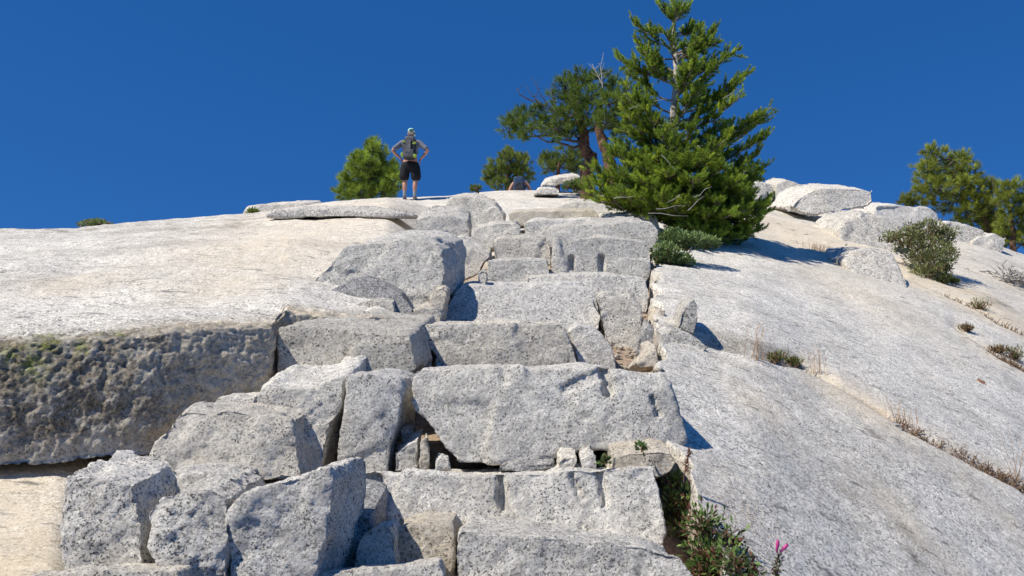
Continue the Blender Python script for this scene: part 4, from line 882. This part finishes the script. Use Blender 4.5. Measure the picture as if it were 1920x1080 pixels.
M_cap = plain('mint_cap', (.50, .80, .74), .75, .12, 20); M_capd = plain('cap_dark_mesh', (.04, .16, .12), .8, .2, 60); M_pack = plain('charcoal_pack', (.04, .043, .055), .7, .5, 14); M_lime = plain('lime_strap', (.30, .42, .06), .6, .1, 20)
M_sock = plain('grey_socks', (.30, .33, .33), .9, .15, 60); M_shoe = plain('grey_shoes', (.16, .16, .17), .8, .2, 30); M_hair = plain('grey_hair', (.30, .27, .24), .9, .3, 80); M_navy = plain('navy_pack', (.03, .06, .12), .7, .4, 14); M_blue = plain('blue_hat', (.05, .16, .34), .7, .2, 20)
M_packl = plain('grey_pack_panel', (.10, .105, .12), .7, .3, 20)
def box_r(name, c, s, mat, parent, rot=(0, 0, 0), rnd=.5, sub=3, jit=0.):
    bm = bmesh.new(); bmesh.ops.create_cube(bm, size=1)
    bmesh.ops.bevel(bm, geom=bm.edges[:], offset=.22*rnd, segments=3, profile=.6, affect='EDGES')
    for v in bm.verts:
        k = 1-.18*max(0, v.co.z)*rnd; v.co.x *= s[0]*k; v.co.y *= s[1]*k; v.co.z *= s[2]
        if jit: v.co += Vector(np.random.normal(0, jit, 3))
    me = bpy.data.meshes.new(name); bm.to_mesh(me); bm.free(); me.materials.append(mat)
    for p in me.polygons: p.use_smooth = True
    o = bpy.data.objects.new(name, me); C.objects.link(o); o.parent = parent; o.location = c; o.rotation_euler = rot
    return o
def hand(J, E, wi, wr, d, palm, curl, sgn):
    "palm and five fingers grown from the wrist joint wi; d = direction of the hand, palm = its width direction"
    d = unit(np.array(d, float)); w_ = unit(np.array(palm, float)); nrm_ = np.cross(d, w_)*sgn
    wr = np.array(wr, float); pi_ = len(J); pc = wr+d*.055; J.append((*pc, .034, .016)); E.append((wi, pi_))
    for k, (o, l) in enumerate(((-.030, .070), (-.010, .080), (.010, .075), (.028, .058))):
        a = pc+d*.035+w_*o; b = a+unit(d+nrm_*curl*.6)*l*.5; c = b+unit(d*.6+nrm_*curl)*l*.5
        i = len(J); J.extend([(*a, .0095), (*b, .0088), (*c, .007)]); E.extend([(pi_, i), (i, i+1), (i+1, i+2)])
    a = wr+d*.03-w_*.036; b = a+unit(d*.6-w_*.8)*.035; c = b+unit(d-w_*.2)*.028
    i = len(J); J.extend([(*a, .012), (*b, .010), (*c, .008)]); E.extend([(pi_, i), (i, i+1), (i+1, i+2)])
def hiker():
    Y = 18.2; p = P(768, 372, Y); gz = max(ground_z(p[0], Y), P(768, 374, Y)[2]); root = empty('person', (p[0], Y, gz), 'person in mint cap and black shorts standing with hands on hips on the crest', 'person')
    k = P(768, 240, Y)[2]-gz; S = k/1.84; root.scale = (S*1.06, S*1.06, S)
    J = [(0, 0, .95, .15, .115), (0, .0, 1.08, .145, .11), (0, .0, 1.25, .165, .12), (0, -.01, 1.40, .175, .115), (0, -.01, 1.49, .10, .085), (0, 0, 1.56, .058, .06), (0, .015, 1.62, .075, .085), (0, .02, 1.70, .08, .10), (0, .02, 1.78, .062, .078)]
    E = [(i, i+1) for i in range(8)]
    for sx in (-1, 1):
        i = len(J)
        J += [(sx*.20, -.01, 1.44, .068), (sx*.30, -.05, 1.33, .052), (sx*.42, -.11, 1.22, .044), (sx*.33, -.02, 1.14, .038), (sx*.235, .05, 1.06, .027)]
        E += [(3, i), (i, i+1), (i+1, i+2), (i+2, i+3), (i+3, i+4)]
        hand(J, E, i+4, J[i+4][:3], (-sx*.35, .6, -.6), (0, .5, .6), .5, sx)
        i = len(J); fx = sx*.105; off = .02 if sx < 0 else -.02
        J += [(fx, 0, .86, .098, .10), (fx*1.1, 0, .68, .078, .082), (fx*1.15, .02, .49, .056, .06), (fx*1.12, -.015, .33, .056, .06), (fx*1.1, -.01, .17, .036, .038), (fx*1.1, -.01, .07, .036, .042), (fx*1.15, .09, .04, .038, .03), (fx*1.2, .17, .03, .032, .022)]
        E += [(0, i)]+[(i+q, i+q+1) for q in range(7)]
    body = skin('body', J, E, M_skin, root, sub=2)
    # face: nose, ears, mouth and eyes on the far side of the head
    fm = MB()
    fm.tube(np.array([[0, .11, 1.70], [0, .128, 1.675], [0, .118, 1.66]]), np.array([.008, .014, .01]), sides=6)
    for sx in (-1, 1): fm.tube(np.array([[sx*.074, .01, 1.715], [sx*.086, 0, 1.70], [sx*.078, .01, 1.675]]), .012, .008, sides=6)
    fm.V = [v*1.0 for v in fm.V]
    f = mesh_np('face', np.concatenate(fm.V), np.concatenate(fm.F), M_skin, root)
    # shirt with short sleeves
    SJ = [(0, 0, .90, .182, .146), (0, 0, 1.08, .158, .122), (0, 0, 1.25, .178, .132), (0, -.01, 1.40, .19, .125), (0, -.01, 1.50, .10, .085)]; SE = [(i, i+1) for i in range(4)]
    for sx in (-1, 1):
        i = len(SJ); SJ += [(sx*.20, -.01, 1.445, .085), (sx*.30, -.05, 1.34, .074), (sx*.40, -.105, 1.235, .062)]; SE += [(3, i), (i, i+1), (i+1, i+2)]
    skin('shirt', SJ, SE, M_shirt, root)
    HJ = [(0, 0, .99, .175, .14), (0, 0, .90, .185, .145)]; HE = [(0, 1)]
    for sx in (-1, 1):
        i = len(HJ); HJ += [(sx*.11, 0, .80, .13, .14), (sx*.135, .0, .62, .125, .13), (sx*.145, .01, .46, .118, .125)]; HE += [(1, i), (i, i+1), (i+1, i+2)]
    skin('shorts', HJ, HE, M_short, root)
    for sx in (-1, 1):
        fx = sx*.117
        skin('sock', [(fx, -.012, .22, .043), (fx, -.01, .13, .044), (fx, -.01, .06, .042)], [(0, 1), (1, 2)], M_sock, root)
        skin('shoe', [(fx, -.04, .045, .045, .05), (fx*1.03, .06, .045, .05, .045), (fx*1.08, .17, .035, .045, .035)], [(0, 1), (1, 2)], M_shoe, root)
    cap = skin('cap', [(0, .01, 1.705, .098, .118), (0, .02, 1.80, .088, .104), (0, .015, 1.84, .035, .045)], [(0, 1), (1, 2)], M_cap, root)
    b = box_r('brim', (0, .17, 1.735), (.15, .13, .015), M_cap, cap, (math.radians(-8), 0, 0))
    box_r('cap_back_panel', (.02, -.075, 1.76), (.11, .02, .045), M_capd, cap)
    box_r('hair', (0, -.035, 1.665), (.13, .10, .07), M_hair, root)
    # backpack
    bp = box_r('backpack', (0.0, -.235, 1.20), (.31, .22, .52), M_pack, root, (math.radians(-6), 0, 0), rnd=1.1, jit=.004)
    box_r('pack_panel', (-.02, -.115, .02), (.13, .05, .36), M_packl, bp, jit=.003)
    box_r('pack_pocket', (0, -.10, -.16), (.24, .08, .18), M_packl, bp, jit=.003)
    box_r('top_pouch', (0, .03, .28), (.22, .17, .10), M_packl, bp, jit=.003)
    for (x, z, sx, sz, r) in ((-.11, .14, .08, .03, .35), (.12, .10, .09, .035, -.6), (-.15, -.2, .05, .09, 0), (.145, -.23, .08, .06, .4), (-.02, -.13, .06, .012, .3)):
        box_r('lime_strap', (x, -.10, z), (sx, .08, sz), M_lime, bp, (0, r, 0), rnd=.6)
    for sx in (-1, 1):
        skin('shoulder_strap', [(sx*.10, -.13, 1.40, .02, .03), (sx*.115, -.03, 1.545, .02, .028), (sx*.13, .12, 1.42, .02, .03), (sx*.14, .13, 1.2, .018, .025)], [(0, 1), (1, 2), (2, 3)], M_pack, root)
    return root
hiker()
def hiker2():
    Y = 21.5; p = P(975, 360, Y); gz = ground_z(p[0], Y); top = P(975, 333, Y)[2]; root = empty('person', (p[0], Y, gz), 'person with navy backpack bent low, mostly hidden behind the crest', 'person')
    H = top-gz; S = 1.0
    zt = H-.14                        # shoulder height
    J = [(0, .1, zt-.46, .14, .11), (0, .06, zt-.28, .14, .11), (0, .02, zt-.12, .16, .11), (0, .0, zt, .14, .10), (0, .10, zt+.02, .06, .06), (0, .20, zt+.0, .078, .09), (0, .28, zt-.04, .07, .08)]
    E = [(i, i+1) for i in range(6)]
    for sx in (-1, 1):
        i = len(J); J += [(sx*.19, .0, zt-.04, .062), (sx*.27, -.03, zt-.20, .05), (sx*.34, -.02, zt-.36, .042), (sx*.30, .12, zt-.45, .036), (sx*.24, .25, zt-.50, .026)]; E += [(3, i), (i, i+1), (i+1, i+2), (i+2, i+3), (i+3, i+4)]
        hand(J, E, i+4, J[i+4][:3], (-sx*.3, .8, -.4), (0, .4, .8), .4, sx)
        i = len(J); hz = zt-.5; J += [(sx*.11, .16, hz, .09), (sx*.16, .42, hz*.92, .065), (sx*.16, .50, max(.3, hz*.55), .05), (sx*.15, .42, .10, .035), (sx*.15, .40, .05, .035), (sx*.16, .54, .035, .03)]; E += [(0, i)]+[(i+q, i+q+1) for q in range(5)]
    skin('body', J, E, M_skin, root)
    skin('shirt', [(0, .1, zt-.48, .155, .125), (0, .05, zt-.26, .155, .125), (0, .0, zt-.08, .165, .12), (-.16, 0, zt-.05, .07), (.16, 0, zt-.05, .07)], [(0, 1), (1, 2), (2, 3), (2, 4)], M_navy, root)
    bp = box_r('backpack', (-.03, -.16, zt-.12), (.32, .20, .46), M_navy, root, rnd=1.)
    box_r('pack_pocket', (0, -.09, -.08), (.24, .06, .22), M_pack, bp)
    skin('hat', [(0, .22, zt+.06, .095, .10), (0, .22, zt+.12, .06, .065)], [(0, 1)], M_blue, root)
    return root
hiker2()
# ------------------------------------------------------------------ light, sky, camera
SUNV = Vector((-.54, -.28, .78)).normalized()
elev = math.asin(SUNV.z); 
sun = bpy.data.lights.new('sun', 'SUN'); sun.energy = 5.0; sun.angle = math.radians(.5); sun.color = (1, .93, .815)
so = bpy.data.objects.new('sun', sun); C.objects.link(so); so.rotation_euler = SUNV.to_track_quat('Z', 'Y').to_euler(); so.location = SUNV*60
w = bpy.data.worlds.new('World'); scene.world = w; w.use_nodes = True; nt = w.node_tree; nt.nodes.clear()
sky = nt.nodes.new('ShaderNodeTexSky'); sky.sky_type = 'NISHITA'; sky.sun_disc = False
sky.sun_elevation = elev; sky.sun_rotation = math.atan2(SUNV.x, SUNV.y)
sky.altitude = 2700; sky.air_density = 1.0; sky.dust_density = .0; sky.ozone_density = 3.
hs = nt.nodes.new('ShaderNodeHueSaturation'); hs.inputs['Saturation'].default_value = 1.15; hs.inputs['Value'].default_value = 1.0
bg = nt.nodes.new('ShaderNodeBackground'); bg.inputs[1].default_value = .09
ow = nt.nodes.new('ShaderNodeOutputWorld')
mu = nt.nodes.new('ShaderNodeMix'); mu.data_type = 'RGBA'; mu.blend_type = 'MULTIPLY'; mu.inputs[0].default_value = 1; mu.inputs[7].default_value = (.80, 1.12, 1.45, 1)
nt.links.new(sky.outputs[0], mu.inputs[6]); nt.links.new(mu.outputs[2], hs.inputs['Color'])
gm = nt.nodes.new('ShaderNodeGamma'); gm.inputs[1].default_value = .42
m2 = nt.nodes.new('ShaderNodeMix'); m2.data_type = 'RGBA'; m2.blend_type = 'MULTIPLY'; m2.inputs[0].default_value = 1; m2.inputs[7].default_value = (.453, 1.097, 2.24, 1)
nt.links.new(hs.outputs[0], gm.inputs[0]); nt.links.new(gm.outputs[0], m2.inputs[6]); nt.links.new(m2.outputs[2], bg.inputs[0]); nt.links.new(bg.outputs[0], ow.inputs[0])
cam = bpy.data.cameras.new('camera'); cam.sensor_width = 36; cam.lens = 36*F/1920; cam.clip_end = 500; cam.clip_start = .05
co_ = bpy.data.objects.new('camera', cam); C.objects.link(co_); co_.location = (0, 0, CZ); co_.rotation_euler = (math.pi/2+PITCH, 0, 0)
scene.camera = co_
scene.view_settings.view_transform = 'Standard'; scene.view_settings.look = 'None'; scene.view_settings.exposure = 0; scene.view_settings.gamma = 1
scene.cycles.max_bounces = 6; scene.cycles.diffuse_bounces = 4; scene.cycles.transparent_max_bounces = 4
